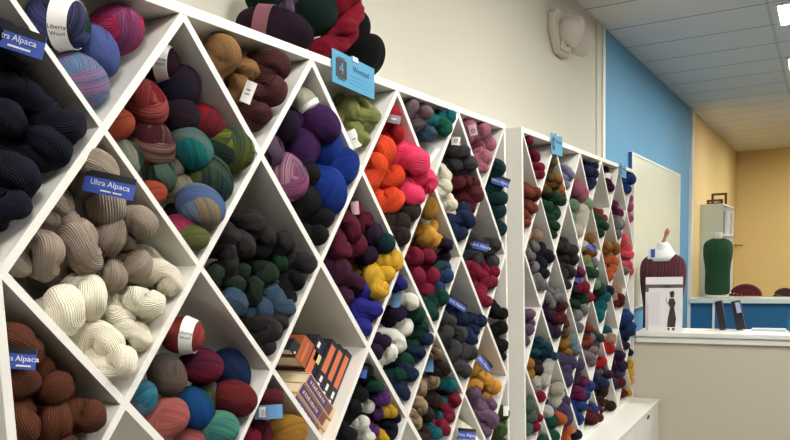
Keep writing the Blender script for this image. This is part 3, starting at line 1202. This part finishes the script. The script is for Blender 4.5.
# paper tags on hanks
def card(u, v, wpx, hpx, rot, style, lines=()):
    s = near_skein(u, v)
    if 'obj' not in s: return
    dist = (s['p'] - CAM).dot(FWD) - s['wid'] * .52
    d = ray(u, v); p = CAM + d * dist
    a = math.radians(rot)
    nrm = (-d).normalized() * .8 + V((1, 0, 0)) * .3
    xa = RIGHT * math.cos(a) + UP * math.sin(a)
    R = basis(xa, nrm).to_4x4(); M_ = Matrix.Translation(p) @ R
    w, h = wpx / F_PX * dist, hpx / F_PX * dist
    inv = s['obj'].matrix_world.inverted() if False else (Matrix.Translation(s['obj'].location) @ s['R'].to_4x4() @ Matrix.Scale(s['sc'], 4)).inverted()
    M_ = inv @ M_
    # gently curved card
    mt = dict(blue=card_blue, white=card_w, sky=card_lblue, silver=paint('silver_label', (150, 150, 158), .3, .03), pink=paint('pink_label', (206, 170, 174), .5, .02))[style]
    n = 8; v_ = []; f_ = []
    for k in range(n + 1):
        x = (k / n - .5) * w; zc = -.12 * w * (2 * x / w) ** 2
        for (y, z) in ((-h / 2, 0), (h / 2, 0), (h / 2, -.0012), (-h / 2, -.0012)): v_.append(M_ @ V((x, y, z + zc)))
    for k in range(n):
        for q in range(4): f_.append((4 * k + q, 4 * k + (q + 1) % 4, 4 * k + 4 + (q + 1) % 4, 4 * k + 4 + q))
    f_ += [(0, 1, 2, 3), (4 * n + 3, 4 * n + 2, 4 * n + 1, 4 * n)]
    c_ = mesh_obj('paper_tag', v_, f_, mt, s['obj'])
    c_['label'] = {'blue': 'blue paper tag', 'white': 'white paper tag', 'sky': 'pale blue paper tag', 'silver': 'silver paper tag', 'pink': 'pale pink paper tag'}[style]
    bend = lambda co: V((co.x, co.y, co.z - .12 * w * (2 * co.x / w) ** 2))
    if style == 'blue':
        b2 = MB()
        for k in range(n):
            xa_, xb_ = (k / n - .5) * w, ((k + 1) / n - .5) * w
            b2.add([M_ @ bend(V((x, y, .0004 + z))) for x in (xa_, xb_) for y in (h * .22, h * .5) for z in (0, .0004)], [(0, 1, 3, 2), (4, 6, 7, 5), (0, 4, 5, 1), (2, 3, 7, 6), (0, 2, 6, 4), (1, 5, 7, 3)])
        b2.build('header_strip', ink, c_)
    for (t_, sz, dx, dy, mt2) in lines:
        if t_ == '-':
            b3 = MB(); x0_, x1_, y0_, y1_ = (dx - .2) * w, (dx + .2) * w, (dy - sz / 4) * h, (dy + sz / 4) * h
            b3.add([M_ @ bend(V((x, y, .0012 + z))) for x in (x0_, x1_) for y in (y0_, y1_) for z in (0, .0004)], [(0, 1, 3, 2), (4, 6, 7, 5), (0, 4, 5, 1), (2, 3, 7, 6), (0, 2, 6, 4), (1, 5, 7, 3)])
            b3.build('small_print', mt2, c_); continue
        text_obj(t_, sz * h, mt2, c_, M_, bend=lambda co, dx=dx, dy=dy: bend(V((co.x + dx * w, co.y + dy * h, co.z + .001))))
    return c_
UA = [('Ultra Alpaca', .34, .0, -.02, inkw), ('light', .15, .15, -.32, inkw)]
card(107, 184, 52, 22, -12, 'blue', [('Ultra Alpaca', .36, .04, -.02, inkw), ('-', .13, .1, -.34, inkw)])
card(14, 38, 56, 24, -17, 'blue', [('Ultra Alpaca', .36, .0, -.0, inkw), ('-', .16, .12, -.33, inkw)])
card(17, 358, 34, 22, -4, 'blue', [('Ultra Alpaca', .36, .0, -.02, inkw), ('-', .16, .2, -.34, inkw)])
card(363, 372, 8, 12, -10, 'blue')
card(457, 303, 22, 8, -32, 'blue', [('Ultra Alpaca', .5, 0, -.1, inkw)])
card(481, 245, 16, 10, -14, 'blue', [('Ultra Alpaca', .42, 0, -.1, inkw)])
card(485, 363, 17, 9, -50, 'blue', [('Ultra Alpaca', .42, 0, -.1, inkw)])
card(501, 181, 18, 9, -18, 'blue', [('Ultra Alpaca', .42, 0, -.1, inkw)])
card(467, 434, 18, 11, -5, 'blue', [('Ultra Alpaca', .42, 0, -.1, inkw)])
card(396, 300, 9, 15, -5, 'sky'); card(429, 365, 9, 14, 0, 'sky')
card(268, 412, 28, 14, 3, 'sky'); card(264, 412, 11, 10, 3, 'white', [('|||', .7, 0, 0, ink)])
card(394, 119, 13, 8, -10, 'silver', [('-', .4, 0, 0, inkw)])
card(355, 208, 8, 13, 5, 'pink'); card(248, 92, 11, 22, -22, 'white', [('-', .08, 0, .1, ink), ('-', .08, 0, -.1, ink)])
card(354, 139, 10, 18, 25, 'white', [('-', .08, 0, 0, ink)])
card(456, 141, 9, 8, -3, 'white', [('o', 1.0, 0, .1, ink)]); card(473, 130, 8, 11, 15, 'pink', [('o', .8, 0, 0, ink)])
card(424, 219, 14, 9, -25, 'white'); card(608, 177, 6, 8, 0, 'white'); card(564, 236, 7, 6, -35, 'white')
card(592, 247, 9, 5, -40, 'blue'); card(577, 278, 7, 8, -20, 'blue'); card(598, 333, 8, 5, -30, 'blue'); card(506, 411, 5, 10, 0, 'white')

# ------------------------------------------------------------------ books in the diamond cubby
bk = empty('anchor', (0, 0, 0)); bpy.data.objects.remove(bk)
c0y, c0z = Y1 + 4 * A1, Z1 - 4 * B1          # the lowest corner of the cubby
e1 = V((A1, B1)).normalized(); e2 = V((-e1.y, e1.x)); f1 = V((-A1, B1)).normalized(); f2 = V((f1.y, -f1.x))
def book(o0, du, dv, L, t, depth, xf, spine, label, marks=(), cover=None, grp=None):
    """du: direction of the spine's length, dv: its thickness"""
    M_ = Matrix.Identity(4)
    for i, c_ in enumerate(((0, du.x, du.y), (0, dv.x, dv.y), (1, 0, 0))):
        for k in range(3): M_[k][i] = c_[k]
    t0 = V((0, o0.x, o0.y)); root = empty('book', (xf, o0.x, o0.y), label, 'book', grp)
    R = M_
    cv = cover or spine
    b_ = MB(); b_.box(0, L, 0, .0022, -depth, 0, R); b_.box(0, L, t - .0022, t, -depth, 0, R); b_.box(0, L, .0022, t - .0022, -.003, 0, R)
    b_.build('cover', cv, root)
    b_ = MB(); b_.box(.003, L - .003, .0023, t - .0023, -depth + .004, -.0031, R); b_.build('pages', paint('book_pages', (214, 200, 168), .8, .05, 60), root)
    for (a0, a1, q0, q1, mt) in marks:
        b_ = MB(); b_.box(a0 * L, a1 * L, q0 * t, q1 * t, 0.0001, .0007, R); b_.build('spine_panel', mt, root)
    return root, R
navy_c = paint('navy_cloth', (28, 30, 44), .55, .05, 40); orange_c = paint('orange_print', (206, 112, 72), .55, .04, 30)
rust_c = paint('rust_print', (160, 84, 48), .55, .12, 90); crm = paint('cream_print', (214, 202, 150), .6, .03); prp = paint('violet_print', (78, 56, 104), .55, .15, 120)
brn = paint('brown_print', (112, 66, 48), .55, .1, 60); bge = paint('beige_print', (206, 176, 140), .6, .06, 40)
# three lying along the left-hand slope, spines out
q = .010
base = V((c0y, c0z))
for k, (t, L, lab) in enumerate(((.033, .165, 'violet-spined book flat against the sloping board, lowest of the three'), (.033, .168, 'violet-spined book in the middle of the three on the sloping board'), (.033, .165, 'violet and beige spined book on top of the three on the sloping board'))):
    r_, R_ = book(base + f1 * .016 + f2 * q, f1, f2, L, t, .16, -.03 + .004 * k, bge, lab, ((.30, .98, .10, .9, prp), (.14, .29, .1, .9, brn), (.01, .13, .1, .9, bge)), bge, 'books lying on the sloping board')
    q += t + .001
    for j_ in range(9):     # unreadable pale lettering down the spine
        b_ = MB(); b_.box((.40 + .058 * j_) * L, (.40 + .058 * j_ + (.036, .026, .04)[j_ % 3]) * L, t * .36, t * (.66 if j_ % 2 else .60), .0008, .0012, R_); b_.build('spine_letter', bge, r_)
# upright row leaning on the right-hand slope
q2 = .010; st = q + .006
spec = [(.034, .286, 'navy magazine binder with orange spine panel, against the right slope', 'n'), (.034, .279, 'navy magazine binder with orange spine panel, second from the right slope', 'n'),
        (.036, .271, 'navy magazine binder with orange spine panel, third from the right slope', 'n'), (.044, .254, 'thick navy book with a yellow square on its spine', 'b'),
        (.048, .218, 'thick rust-orange book beside the navy binders', 'r'), (.030, .186, 'dark navy book with a thin white mark at the left end of the row', 'd')]
for t, L, lab, kd in spec:
    o0 = base + e1 * (st + .004) + e2 * q2
    # the foot must clear the pile: move along e1 until above it
    while min((o0 - base).dot(f2), (o0 + e2 * t - base).dot(f2)) < q + .002: o0 = o0 + e1 * .002
    L = L - (o0 - base).dot(e1)
    L = min(L, ((A1 * 2 * B1 * 2 / 2) / math.hypot(A1, B1) - .012 - max((o0 - base).dot(f2), (o0 + e2 * t - base).dot(f2))) / e1.dot(f2))
    if kd == 'n': mk = ((.30, .90, .25, .86, orange_c), (.10, .22, .35, .65, card_w), (.02, .06, .4, .7, card_w)); sp_ = navy_c
    elif kd == 'b': mk = ((.02, .62, .35, .92, orange_c), (.40, .62, .0, .7, crm), (.72, .86, .55, .8, card_w)); sp_ = navy_c
    elif kd == 'r': mk = ((.1, .9, .42, .56, orange_c),); sp_ = rust_c
    else: mk = ((.08, .22, .2, .4, card_w),); sp_ = navy_c
    book(o0, e1, e2, L, t, .17, -.035 if kd in 'n' else -.045, sp_, lab, mk, sp_, 'books leaning in the cubby')
    q2 += t + .0015

# rolled leaflet in the top row and white paper
lf = MB(); 
pA = hit(426, 165, 0, -.01); 
for (u0, v0, u1, v1, u2, v2, u3, v3) in ((424, 160, 447, 134, 453, 131, 428, 168),):
    pts = [hit(u0, v0, 0, -.03), hit(u1, v1, 0, -.06), hit(u2, v2, 0, -.012), hit(u3, v3, 0, -.012)]
    n = 10; vv = []; ff = []
    for k in range(n + 1):
        t_ = k / n
        a_ = pts[0].lerp(pts[1], t_); b_ = pts[3].lerp(pts[2], t_); bow = V((0, .006, .010)) * math.sin(math.pi * t_)
        for off in (V((0, 0, 0)), V((0, -.0006, .0006))):
            vv += [a_ + bow + off, b_ + bow * .5 + off]
    for k in range(n):
        i = 4 * k; ff += [(i, i + 1, i + 5, i + 4), (i + 2, i + 6, i + 7, i + 3), (i, i + 4, i + 6, i + 2), (i + 1, i + 3, i + 7, i + 5)]
    lo = mesh_obj('paper_leaflet', vv, ff, card_w, None, True)
    tag(lo, 'curled white paper leaflet in the near rack below the teal hanks', 'leaflet')

# ------------------------------------------------------------------ yarn lying on top of the near rack
topz = Z1 + .019
def on_top(u, v, wpx, col, typ, ang, label, x=-.12, dz=0, slim=1):
    p = hit(u, v, 0, x); dist = (p - CAM).dot(FWD); w = wpx / F_PX * dist
    s = dict(p=p, wid=w, col=col, typ=typ, ang=ang, label=label, group='yarn on top of the near rack', r=0, c=0, rk=RK1, rack='top', u=u, v=v)
    near = True
    a = math.radians(ang); img = RIGHT * math.cos(a) + UP * math.sin(a); tocam = (CAM - p).normalized()
    R = basis(img, tocam); sc = w / (.125 if typ == 'B' else .2)
    me = (BL if typ == 'B' else HK)[int(u) % 5]
    o = bpy.data.objects.new('yarn_ball' if typ == 'B' else 'yarn_hank', me); COL.objects.link(o)
    rz = .052 * sc * slim
    if dz is not None: p.z = max(p.z, topz + rz + dz)
    o.matrix_world = Matrix.Translation(p) @ R.to_4x4() @ Matrix.Diagonal((sc, sc * slim, sc * slim, 1))
    o.location = p
    o.material_slots[0].link = 'OBJECT'; o.material_slots[0].material = wool(PAL[col], ball=typ == 'B', freq=32 if typ == 'B' else 42)
    tag(o, label, 'yarn', s['group']); s['obj'] = o; s['R'] = R; s['sc'] = sc
    return s
PAL['aubergine'] = [(52, 26, 50)]; PAL['spruce'] = [(16, 50, 44)]; PAL['cherry'] = [(140, 20, 44)]
ab = on_top(275, 30, 74, 'aubergine', 'B', -12, 'dark purple yarn ball with a mauve paper band on top of the near rack', -.09, slim=.66)
band(ab, ('', ''), at=-.018, width=.026, mat=paint('mauve_band', (122, 72, 84), .55, .03), imat=inkw)
bw = MB()
on_top(306, 8, 60, 'spruce', 'B', -20, 'dark green yarn ball resting between the purple and red balls up top', -.15)
on_top(274, -6, 56, 'spruce', 'B', 20, 'dark green yarn ball behind the purple one up top', -.22)
on_top(334, 40, 50, 'cherry', 'H', 35, 'lower cherry red yarn hank on top of the near rack', -.10)
on_top(345, 14, 62, 'cherry', 'H', 70, 'upper cherry red yarn hank stacked on top of the near rack', -.13)
on_top(352, 30, 40, 'black', 'B', 60, 'black yarn ball half hidden behind the cherry red ones', -.19)
on_top(288, 4, 30, 'mauve', 'H', 70, 'small mauve hank draped over the dark green ball up top', -.07, None)
on_top(366, 56, 42, 'black', 'B', 60, 'black yarn ball next to the blue card up top', -.09)
on_top(343, 54, 34, 'aubergine', 'B', 20, 'small dark purple yarn ball under the cherry red ones', -.16)

# ------------------------------------------------------------------ sky-blue sign cards on the racks' top edges
def sign(y0, y1, z0, z1, x, label, big, tilt=0, grp='blue yarn weight cards'):
    w, h = y1 - y0, z1 - z0
    r = empty('sign_card', (x, (y0 + y1) / 2, (z0 + z1) / 2), label, 'sign', grp)
    M_ = Matrix.Rotation(tilt, 4, 'X')
    R = M_ @ Matrix(((0, 0, 1, 0), (1, 0, 0, 0), (0, 1, 0, 0), (0, 0, 0, 1)))     # card x -> world y, card y -> world z, card z -> world x
    box('card', -w / 2, w / 2, -h / 2, h / 2, 0, .0015, card_sky, r, 0, R)
    b_ = MB(); iw = w * .24; ix = -w * .30
    b_.box(ix - iw / 2, ix + iw / 2, -h * .28, h * .28, .0016, .0022, R); ic = b_.build('weight_symbol', ink, r)
    for sg in (-1, 1): box('symbol_bar', ix - iw * .32, ix + iw * .32, sg * h * .32 - h * .02, sg * h * .32 + h * .02, .0016, .0022, ink, r, 0, R)
    text_obj('4', h * .5, card_sky, r, R @ Matrix.Translation((ix, 0, .0026)), name='numeral')
    text_obj('Worsted', h * .26, ink, r, R @ Matrix.Translation((w * .16, h * .16, .002)))
    b_ = MB()
    for k in range(3): b_.box(-w * .1, w * .4 - k * .03 * w, -h * (.08 + .12 * k) - .0008, -h * (.08 + .12 * k) + .0008, .0016, .002, R)
    b_.build('small_print', paint('pale_ink', (60, 130, 170), .6, 0), r)
    box('clip', -w * .05, w * .08, h * .40, h * .56, -.004, .004, paint('clear_clip', (190, 215, 225), .2, 0), r, 0, R)
    return r
sign(.924, 1.128, 2.035, 2.118, .004, 'sky blue worsted weight card clipped to the near rack beside black yarn', True, -.06)
sign(2.625, 2.79, 2.035, 2.125, .0215, 'sky blue card clipped at the left of the far rack top edge', False)
sign(3.93, 4.10, 2.03, 2.11, .0215, 'sky blue card clipped near the right end of the far rack', False)

# ------------------------------------------------------------------ emergency light on the cream wall
ep = hit(556, 33, 0, -DW)
eg = empty('emergency_light', (-DW, ep.y, ep.z), 'beige twin-head emergency light fixed high on the cream wall', 'emergency light')
ecol = paint('beige_plastic', (200, 190, 180), .45, .02); egl = paint('lamp_lens', (206, 200, 194), .4, .01)
b_ = MB(); b_.prism([(-.16, .08), (-.13, .10), (.17, .10), (.20, .07), (.20, -.04), (.10, -.13), (-.06, -.13), (-.16, -.03)], .001, .05); b_.build('back_plate', ecol, eg, False, .008)
def head(cy, czz, R_, L_, yaw):
    M_ = Matrix.Translation((.05, cy, czz)) @ Matrix.Rotation(yaw, 4, 'Z') @ Matrix.Rotation(math.pi / 2 + .12, 4, 'Y')
    b = MB(); b.lathe([(R_ * .35, -.02), (R_ * .7, 0), (R_ * .9, L_ * .3), (R_, L_ * .7), (R_ * 1.02, L_), (R_ * .92, L_ + .006)], 24, M_, 1)
    h_ = b.build('lamp_head', ecol, eg, True)
    b = MB(); b.lathe([(R_ * .90, L_ + .004), (R_ * .6, L_ + .012), (R_ * .1, L_ + .014)], 24, M_); b.build('lens', egl, h_, True)
head(-.07, .0, .085, .11, .8); head(.13, -.02, .075, .11, .95)
b_ = MB(); b_.box(.051, .075, -.08, .06, -.115, -.06); b_.build('test_panel', ecol, eg, False, .006)
b_ = MB(); b_.lathe([(.009, 0), (.009, .006)], 16, Matrix.Translation((.0755, -.02, -.085)) @ Matrix.Rotation(math.pi / 2, 4, 'Y')); b_.build('test_button', dark_m, eg)

# ------------------------------------------------------------------ dress forms
def dress_form(loc, h, w, d, label, knit, cap, knob, pole_to, rotz=0, sleeves=True):
    r = empty('dress_form', loc, label, 'dress form'); r.rotation_euler = (0, 0, rotz)
    # torso outline: (height fraction, half width, half depth)
    prof = [(0, .80, .82), (.04, .84, .86), (.20, .86, .86), (.38, .82, .78), (.52, .87, .80), (.66, .98, .92), (.78, 1.0, .90), (.86, .985, .82), (.91, .90, .68), (.945, .74, .54), (.97, .50, .42), (.985, .34, .34)]
    n = 40; v = []; f = []
    for (t, a, b) in prof:
        for k in range(n):
            th = 2 * math.pi * k / n; cs, sn = math.cos(th), math.sin(th)
            ex = .85
            v.append((a * w / 2 * math.copysign(abs(cs) ** ex, cs), b * d / 2 * math.copysign(abs(sn) ** ex, sn) - (.02 if .55 < t < .8 and sn < 0 else 0) * abs(sn), t * h))
    for j in range(len(prof) - 1):
        for k in range(n): f.append((j * n + k, j * n + (k + 1) % n, (j + 1) * n + (k + 1) % n, (j + 1) * n + k))
    f += [tuple(range(n)), tuple(range(len(prof) * n - 1, (len(prof) - 1) * n - 1, -1))]
    o = mesh_obj('knitted_top', v, f, knit, r, True)
    sd = o.modifiers.new('s', 'SUBSURF'); sd.levels = 1; sd.render_levels = 2
    b_ = MB(); b_.lathe([(.17 * w, h * .972), (.155 * w, h * 1.01), (.14 * w, h * 1.05), (.135 * w, h * 1.075), (.10 * w, h * 1.085)], 28); b_.build('neck', cap, r, True)
    if knob:
        b_ = MB(); b_.lathe([(.045 * w, 0), (.035 * w, .02), (.03 * w, .05), (.05 * w, .08), (.055 * w, .105), (.03 * w, .125)], 20, Matrix.Translation((0, 0, h * 1.083)) @ Matrix.Rotation(.35, 4, 'Y')); b_.build('wooden_knob', knob, r, True)
    b_ = MB(); b_.lathe([(.80 * w / 2 * 1.0, -.035), (.83 * w / 2, -.03), (.82 * w / 2, -.001)], 32, None, d / w); b_.build('base_rim', cap, r, True)
    if pole_to is not None:
        b_ = MB(); b_.tube([(0, 0, pole_to + .03), (0, 0, -.036)], .014, 12); b_.build('pole', dark_m, r)
        b_ = MB(); b_.lathe([(.16, pole_to), (.16, pole_to + .012), (.03, pole_to + .03)], 24); b_.build('stand_base', dark_m, r, True)
    return r
def knit(name, rgb, sc):
    mt, nt, b = nodes(name); tc = N(nt, 'ShaderNodeTexCoord')
    wv = N(nt, 'ShaderNodeTexWave', wave_type='BANDS', bands_direction='X'); wv.inputs['Scale'].default_value = sc; wv.inputs['Distortion'].default_value = 2.0; wv.inputs['Detail'].default_value = 2
    nt.links.new(tc.outputs['Object'], wv.inputs['Vector'])
    w2 = N(nt, 'ShaderNodeTexWave', wave_type='BANDS', bands_direction='Z'); w2.inputs['Scale'].default_value = sc * 4; nt.links.new(tc.outputs['Object'], w2.inputs['Vector'])
    ad = N(nt, 'ShaderNodeMath', operation='MULTIPLY_ADD'); ad.inputs[1].default_value = .3; nt.links.new(w2.outputs['Fac'], ad.inputs[0]); nt.links.new(wv.outputs['Fac'], ad.inputs[2])
    bp = N(nt, 'ShaderNodeBump'); bp.inputs['Distance'].default_value = .012; bp.inputs['Strength'].default_value = .8
    nt.links.new(ad.outputs[0], bp.inputs['Height']); nt.links.new(bp.outputs['Normal'], b.inputs['Normal'])
    mx = N(nt, 'ShaderNodeMix', data_type='RGBA'); c_ = lin(rgb)
    nz = N(nt, 'ShaderNodeTexNoise'); nz.inputs['Scale'].default_value = 90; nt.links.new(tc.outputs['Object'], nz.inputs['Vector'])
    mx.inputs[6].default_value = tuple(x * .75 for x in c_[:3]) + (1,); mx.inputs[7].default_value = tuple(x * 1.25 for x in c_[:3]) + (1,)
    nt.links.new(nz.outputs['Fac'], mx.inputs[0]); nt.links.new(mx.outputs[2], b.inputs['Base Color']); b.inputs['Roughness'].default_value = .9
    return mt
linen = paint('cream_linen', (214, 208, 190), .8, .04, 40); capw = paint('white_jersey', (230, 228, 226), .8, .03, 20)
woodk = paint('turned_wood', (168, 118, 70), .5, .15, 20)
YM = 5.95; ZB = .72
pm = hit(662.5, 300, 1, YM)
wm = (hit(686, 275, 1, YM) - hit(639.5, 275, 1, YM)).length
zt = hit(662, 251, 1, YM).z; HM = zt - ZB
mf = dress_form((pm.x, YM, ZB), HM, wm, .24, 'dress form in a maroon knitted top with white neck and wooden knob', knit('maroon_knit', (88, 34, 42), 12), capw, woodk, -ZB + .001, .0)
b_ = MB(); b_.lathe([(.33 * wm, HM * .90), (.30 * wm, HM * .95), (.24 * wm, HM * .99), (.18 * wm, HM * 1.03), (.13 * wm, HM * 1.075)], 28, None, .74); b_.build('jersey_collar', capw, mf, True)
b_ = MB(); b_.box(-.10, -.035, -.135, -.131, HM * .925, HM * 1.03); t_ = b_.build('paper_tag', card_w, mf)
b_ = MB(); b_.box(-.075, -.040, -.1365, -.1351, HM * .94, HM * 1.02); b_.build('blue_print', card_blue, t_)
YG = YB + .17
g0 = hit(717, 302, 1, YG); wg = (hit(732.5, 270, 1, YG) - hit(702.5, 270, 1, YG)).length; gt = hit(717, 238, 1, YG).z
dress_form((g0.x, YG, .998), gt - .998 + .01, wg, .25, 'dress form in a dark green knitted cardigan standing on the white ledge', knit('green_knit', (26, 74, 36), 12), linen, None, None, .1)

# ------------------------------------------------------------------ on the counter
ct_z = 1.043
def stand(u0, u1, v0, v1, Y, label, back, name='photo_stand', lean=.0):
    a_ = hit(u0, v1, 1, Y); b_ = hit(u1, v1, 1, Y); zt_ = hit((u0 + u1) / 2, v0, 1, Y).z
    w = b_.x - a_.x; h = zt_ - ct_z
    r = empty(name, (a_.x, Y, ct_z), label, 'photo display', 'photo displays on the counter')
    M_ = Matrix.Rotation(lean, 4, 'X')
    gl = paint('clear_acrylic_print', (236, 234, 236), .25, .01)
    box('foot', 0, w, 0, .06, 0, .003, gl, r)
    box('panel', 0, w, 0, .004, .003, h, gl, r, 0, M_)
    return r, w, h, M_
r, w, h, M_ = stand(648, 682, 288, 330, YW + .03, 'front white picture stand with a woman in a long dark dress', None, lean=-.05)
skin = paint('print_skin', (196, 150, 124), .6, .02); dressm = paint('print_dress', (58, 44, 44), .6, .1, 60)
def fig(poly, mt, nm):
    b = MB(); n = len(poly)
    v = [M_ @ V((x * w, -.0008, y * h)) for x, y in poly] + [M_ @ V((x * w, -.0001, y * h)) for x, y in poly]
    b.add(v, [tuple(range(n)), tuple(range(2 * n - 1, n - 1, -1))] + [(i, (i + 1) % n, n + (i + 1) % n, n + i) for i in range(n)]); b.build(nm, mt, r)
fig([(.56, .10), (.80, .10), (.82, .30), (.76, .55), (.80, .66), (.74, .76), (.62, .76), (.58, .66), (.64, .55), (.58, .30)], dressm, 'printed_dress')
fig([(.64, .78), (.74, .78), (.76, .90), (.70, .94), (.62, .90)], dressm, 'printed_hair')
fig([(.50, .70), (.53, .78), (.55, .77), (.54, .70), (.66, .58), (.64, .54)], skin, 'printed_arm')
fig([(.56, .03), (.64, .03), (.64, .08), (.58, .08)], dressm, 'printed_shoe'); fig([(.70, .03), (.78, .03), (.79, .08), (.71, .08)], dressm, 'printed_shoe')
fig([(.05, .15), (.35, .15), (.35, .9), (.05, .9)], paint('print_grey', (224, 221, 222), .6, .02), 'printed_backdrop')
r, w, h, M_ = stand(645, 682, 277, 330, YW + .12, 'taller picture stand behind, showing the top of a head', None, lean=-.03)
fig([(.0, .72), (1, .72), (1, .86), (0, .86)], paint('print_dark', (92, 86, 90), .6, .1, 20), 'printed_band')
fig([(.42, .73), (.72, .73), (.70, .82), (.60, .86), (.48, .84)], paint('print_head', (110, 66, 50), .6, .05), 'printed_hair')
# leaning dark binders
for (u0, u1, ub0, lab, lt) in ((715, 722, 720, 'dark upright binder leaning on the counter, left one of the pair', False), (731, 740, 737, 'dark upright binder with a pale lilac label, right one of the pair', True)):
    Yb = YW + .22
    p0 = hit(ub0, 330, 1, Yb); p1 = hit(ub0 + (u1 - u0), 330, 1, Yb); q0 = hit(u0, 301, 1, Yb)
    hh = q0.z - ct_z; r = empty('binder', (p0.x, Yb - .03, ct_z), lab, 'binder', 'dark binders on the counter')
    w = p1.x - p0.x; sh = q0.x - p0.x
    S_ = Matrix.Rotation(math.atan2(sh, hh), 4, 'Y')
    box('cover', 0, w, 0, .06, 0 + (0 if sh < 0 else 0), hh, paint('binder_cover', (20, 26, 36), .4, .03), r, .002, S_)
    if lt: box('spine_label', w * .45, w * .95, -.001, -.0001, hh * .58, hh * .95, paint('lilac_label', (170, 175, 220), .5, .01), r, 0, S_)
pt = hit(752, 329, 1, YW + .23); pt2 = hit(786, 329, 1, YW + .23)
o = box('paper_stack', pt.x, pt2.x, YW + .17, YW + .26, ct_z, ct_z + .012, paint('grey_paper', (176, 186, 190), .6, .04)); tag(o, 'low flat stack of pale papers on the counter beyond the binders', 'paper')
pc = hit(790, 325, 1, YW + .2)
b_ = MB(); b_.lathe([(.025, ct_z), (.034, ct_z + .01), (.036, ct_z + .06), (.03, ct_z + .075), (.012, ct_z + .08)], 24, Matrix.Translation((pc.x + .02, YW + .2, 0))); o = b_.build('jar', paint('teal_glaze', (30, 110, 140), .2, .05), None, True); tag(o, 'small teal jar at the frame edge on the counter', 'jar')
# on the ledge
led = .962
def heap(u0, u1, v0, v1, Y, col, label, name, cat):
    a_ = hit(u0, v1, 1, Y); b2 = hit(u1, v1, 1, Y); z_ = hit((u0 + u1) / 2, v0, 1, Y).z
    w = b2.x - a_.x; hh = z_ - led
    r = empty(name, ((a_.x + b2.x) / 2, Y, led), label, cat)
    for k, s_ in enumerate((1.0, .74, .48, .22)):
        rt = .13 * hh
        b = MB(); b.tube([(math.cos(t_) * (w / 2 - rt) * s_, (k % 2) * .012 + .01, rt + math.sin(t_) * (hh - 2 * rt) * s_) for t_ in [math.pi * i / 16 for i in range(17)]], rt * 1.12, 10)
        b.build('coil', col, r, True)
    return r
heap(729, 762, 284, 298, YB + .15, knit('wine_knit', (120, 34, 48), 30), 'coiled wine red knitted bundle on the white ledge', 'knitted_bundle', 'knitwear')
heap(773, 796, 288, 298, YB + .15, knit('umber_knit', (74, 54, 40), 30), 'small dark brown bundle on the white ledge at the frame edge', 'yarn_bundle', 'yarn')

# ------------------------------------------------------------------ tall bookcase in the yellow room
YK = 10.02
xr = hit(723, 240, 1, YK).x; zk = hit(710, 204, 1, YK).z; ye = hit(733.5, 230, 0, xr).y
kc = empty('bookcase', (-DW, YK, 0), 'tall white bookcase of magazines against the yellow wall', 'bookcase')
kw = xr + DW; kl = ye - YK; pk = paint('pale_grey_laminate', (198, 208, 202), .45, .01)
box('end_panel', .002, kw, 0, .02, 0, zk, pk, kc); box('end_panel', .002, kw, kl - .02, kl, 0, zk, white_lam, kc)
box('top', .002, kw, .02, kl - .02, zk - .02, zk, white_lam, kc); box('back', .002, .014, .02, kl - .02, 0, zk - .02, white_lam, kc)
nsh = 5
for k in range(nsh): box('shelf', .014, kw, .02, kl - .02, .05 + k * (zk - .05) / nsh, .07 + k * (zk - .05) / nsh, white_lam, kc)
for q_ in (1, 2): box('upright', .014, kw, kl * q_ / 3 - .01, kl * q_ / 3 + .01, .07, zk - .02, white_lam, kc)
mags = [(214, 220, 224), (96, 150, 170), (160, 110, 90), (226, 226, 222), (84, 96, 110), (200, 208, 210)]
shelfname = ['lowest', 'second', 'third', 'fourth', 'top']
for k in (3, 4):
    for q_ in range(3):
        for m_ in range(3):
            z_ = .0705 + k * (zk - .05) / nsh; y_ = kl * q_ / 3 + .03 + m_ * kl / 10
            c_ = mags[(k * 5 + q_ * 2 + m_) % 6]
            o = box('magazine', -DW + .04, -DW + kw - .02, YK + y_ + .003, YK + y_ + .045, z_, z_ + .31, paint('magazine_%d' % ((k * 5 + q_ * 2 + m_) % 6), c_, .4, .1, 25))
            tag(o, f"{ORD[m_]} magazine bundle in {ORD[q_]} bay of the bookcase's {shelfname[k]} shelf", 'magazine', 'magazines on the bookcase')
fb = hit(727, 200, 0, xr - .05)
dk = paint('dark_wood', (72, 40, 30), .5, .1, 20)
for j, (yy, hgt, nm) in enumerate(((YK + .42 * kl, .17, 'taller dark wooden frame standing on the bookcase'), (YK + .06 * kl, .06, 'lower dark wooden frame standing on the bookcase'))):
    r = empty('wooden_frame', (xr - .12, yy, zk), nm, 'frame', 'dark wooden frames on the bookcase')
    b = MB(); l_ = .10
    b.box(-l_, -l_ + .03, 0, .03, 0, hgt); b.box(l_ - .03, l_, 0, .03, 0, hgt); b.box(-l_ + .03, l_ - .03, 0, .03, hgt - .03, hgt); b.box(-l_ + .03, l_ - .03, 0, .03, 0, .02); b.build('surround', dk, r)
ph = hit(735, 245, 1, YC - .02)
r = empty('wall_hook', (ph.x, YC, ph.z), 'small metal lever on the far yellow wall', 'hook')
b = MB(); b.tube([(0, -.001, 0), (0, -.06, 0)], .02, 12); b.build('rosette', paint('brushed_metal', (180, 175, 165), .3, .02, metallic=.8), r, True)
b = MB(); b.tube([(0, -.055, 0), (.14, -.06, -.01)], .014, 10); b.build('lever', paint('brushed_metal', (180, 175, 165)), r, True)

# ------------------------------------------------------------------ world and view
w = bpy.data.worlds.new('world'); bpy.context.scene.world = w; w.use_nodes = True
w.node_tree.nodes['Background'].inputs[0].default_value = (.9, .95, 1, 1); w.node_tree.nodes['Background'].inputs[1].default_value = .3
vs = bpy.context.scene.view_settings; vs.view_transform = 'Standard'; vs.look = 'None'; vs.gamma = 1; vs.use_curve_mapping = False; vs.exposure = -.12
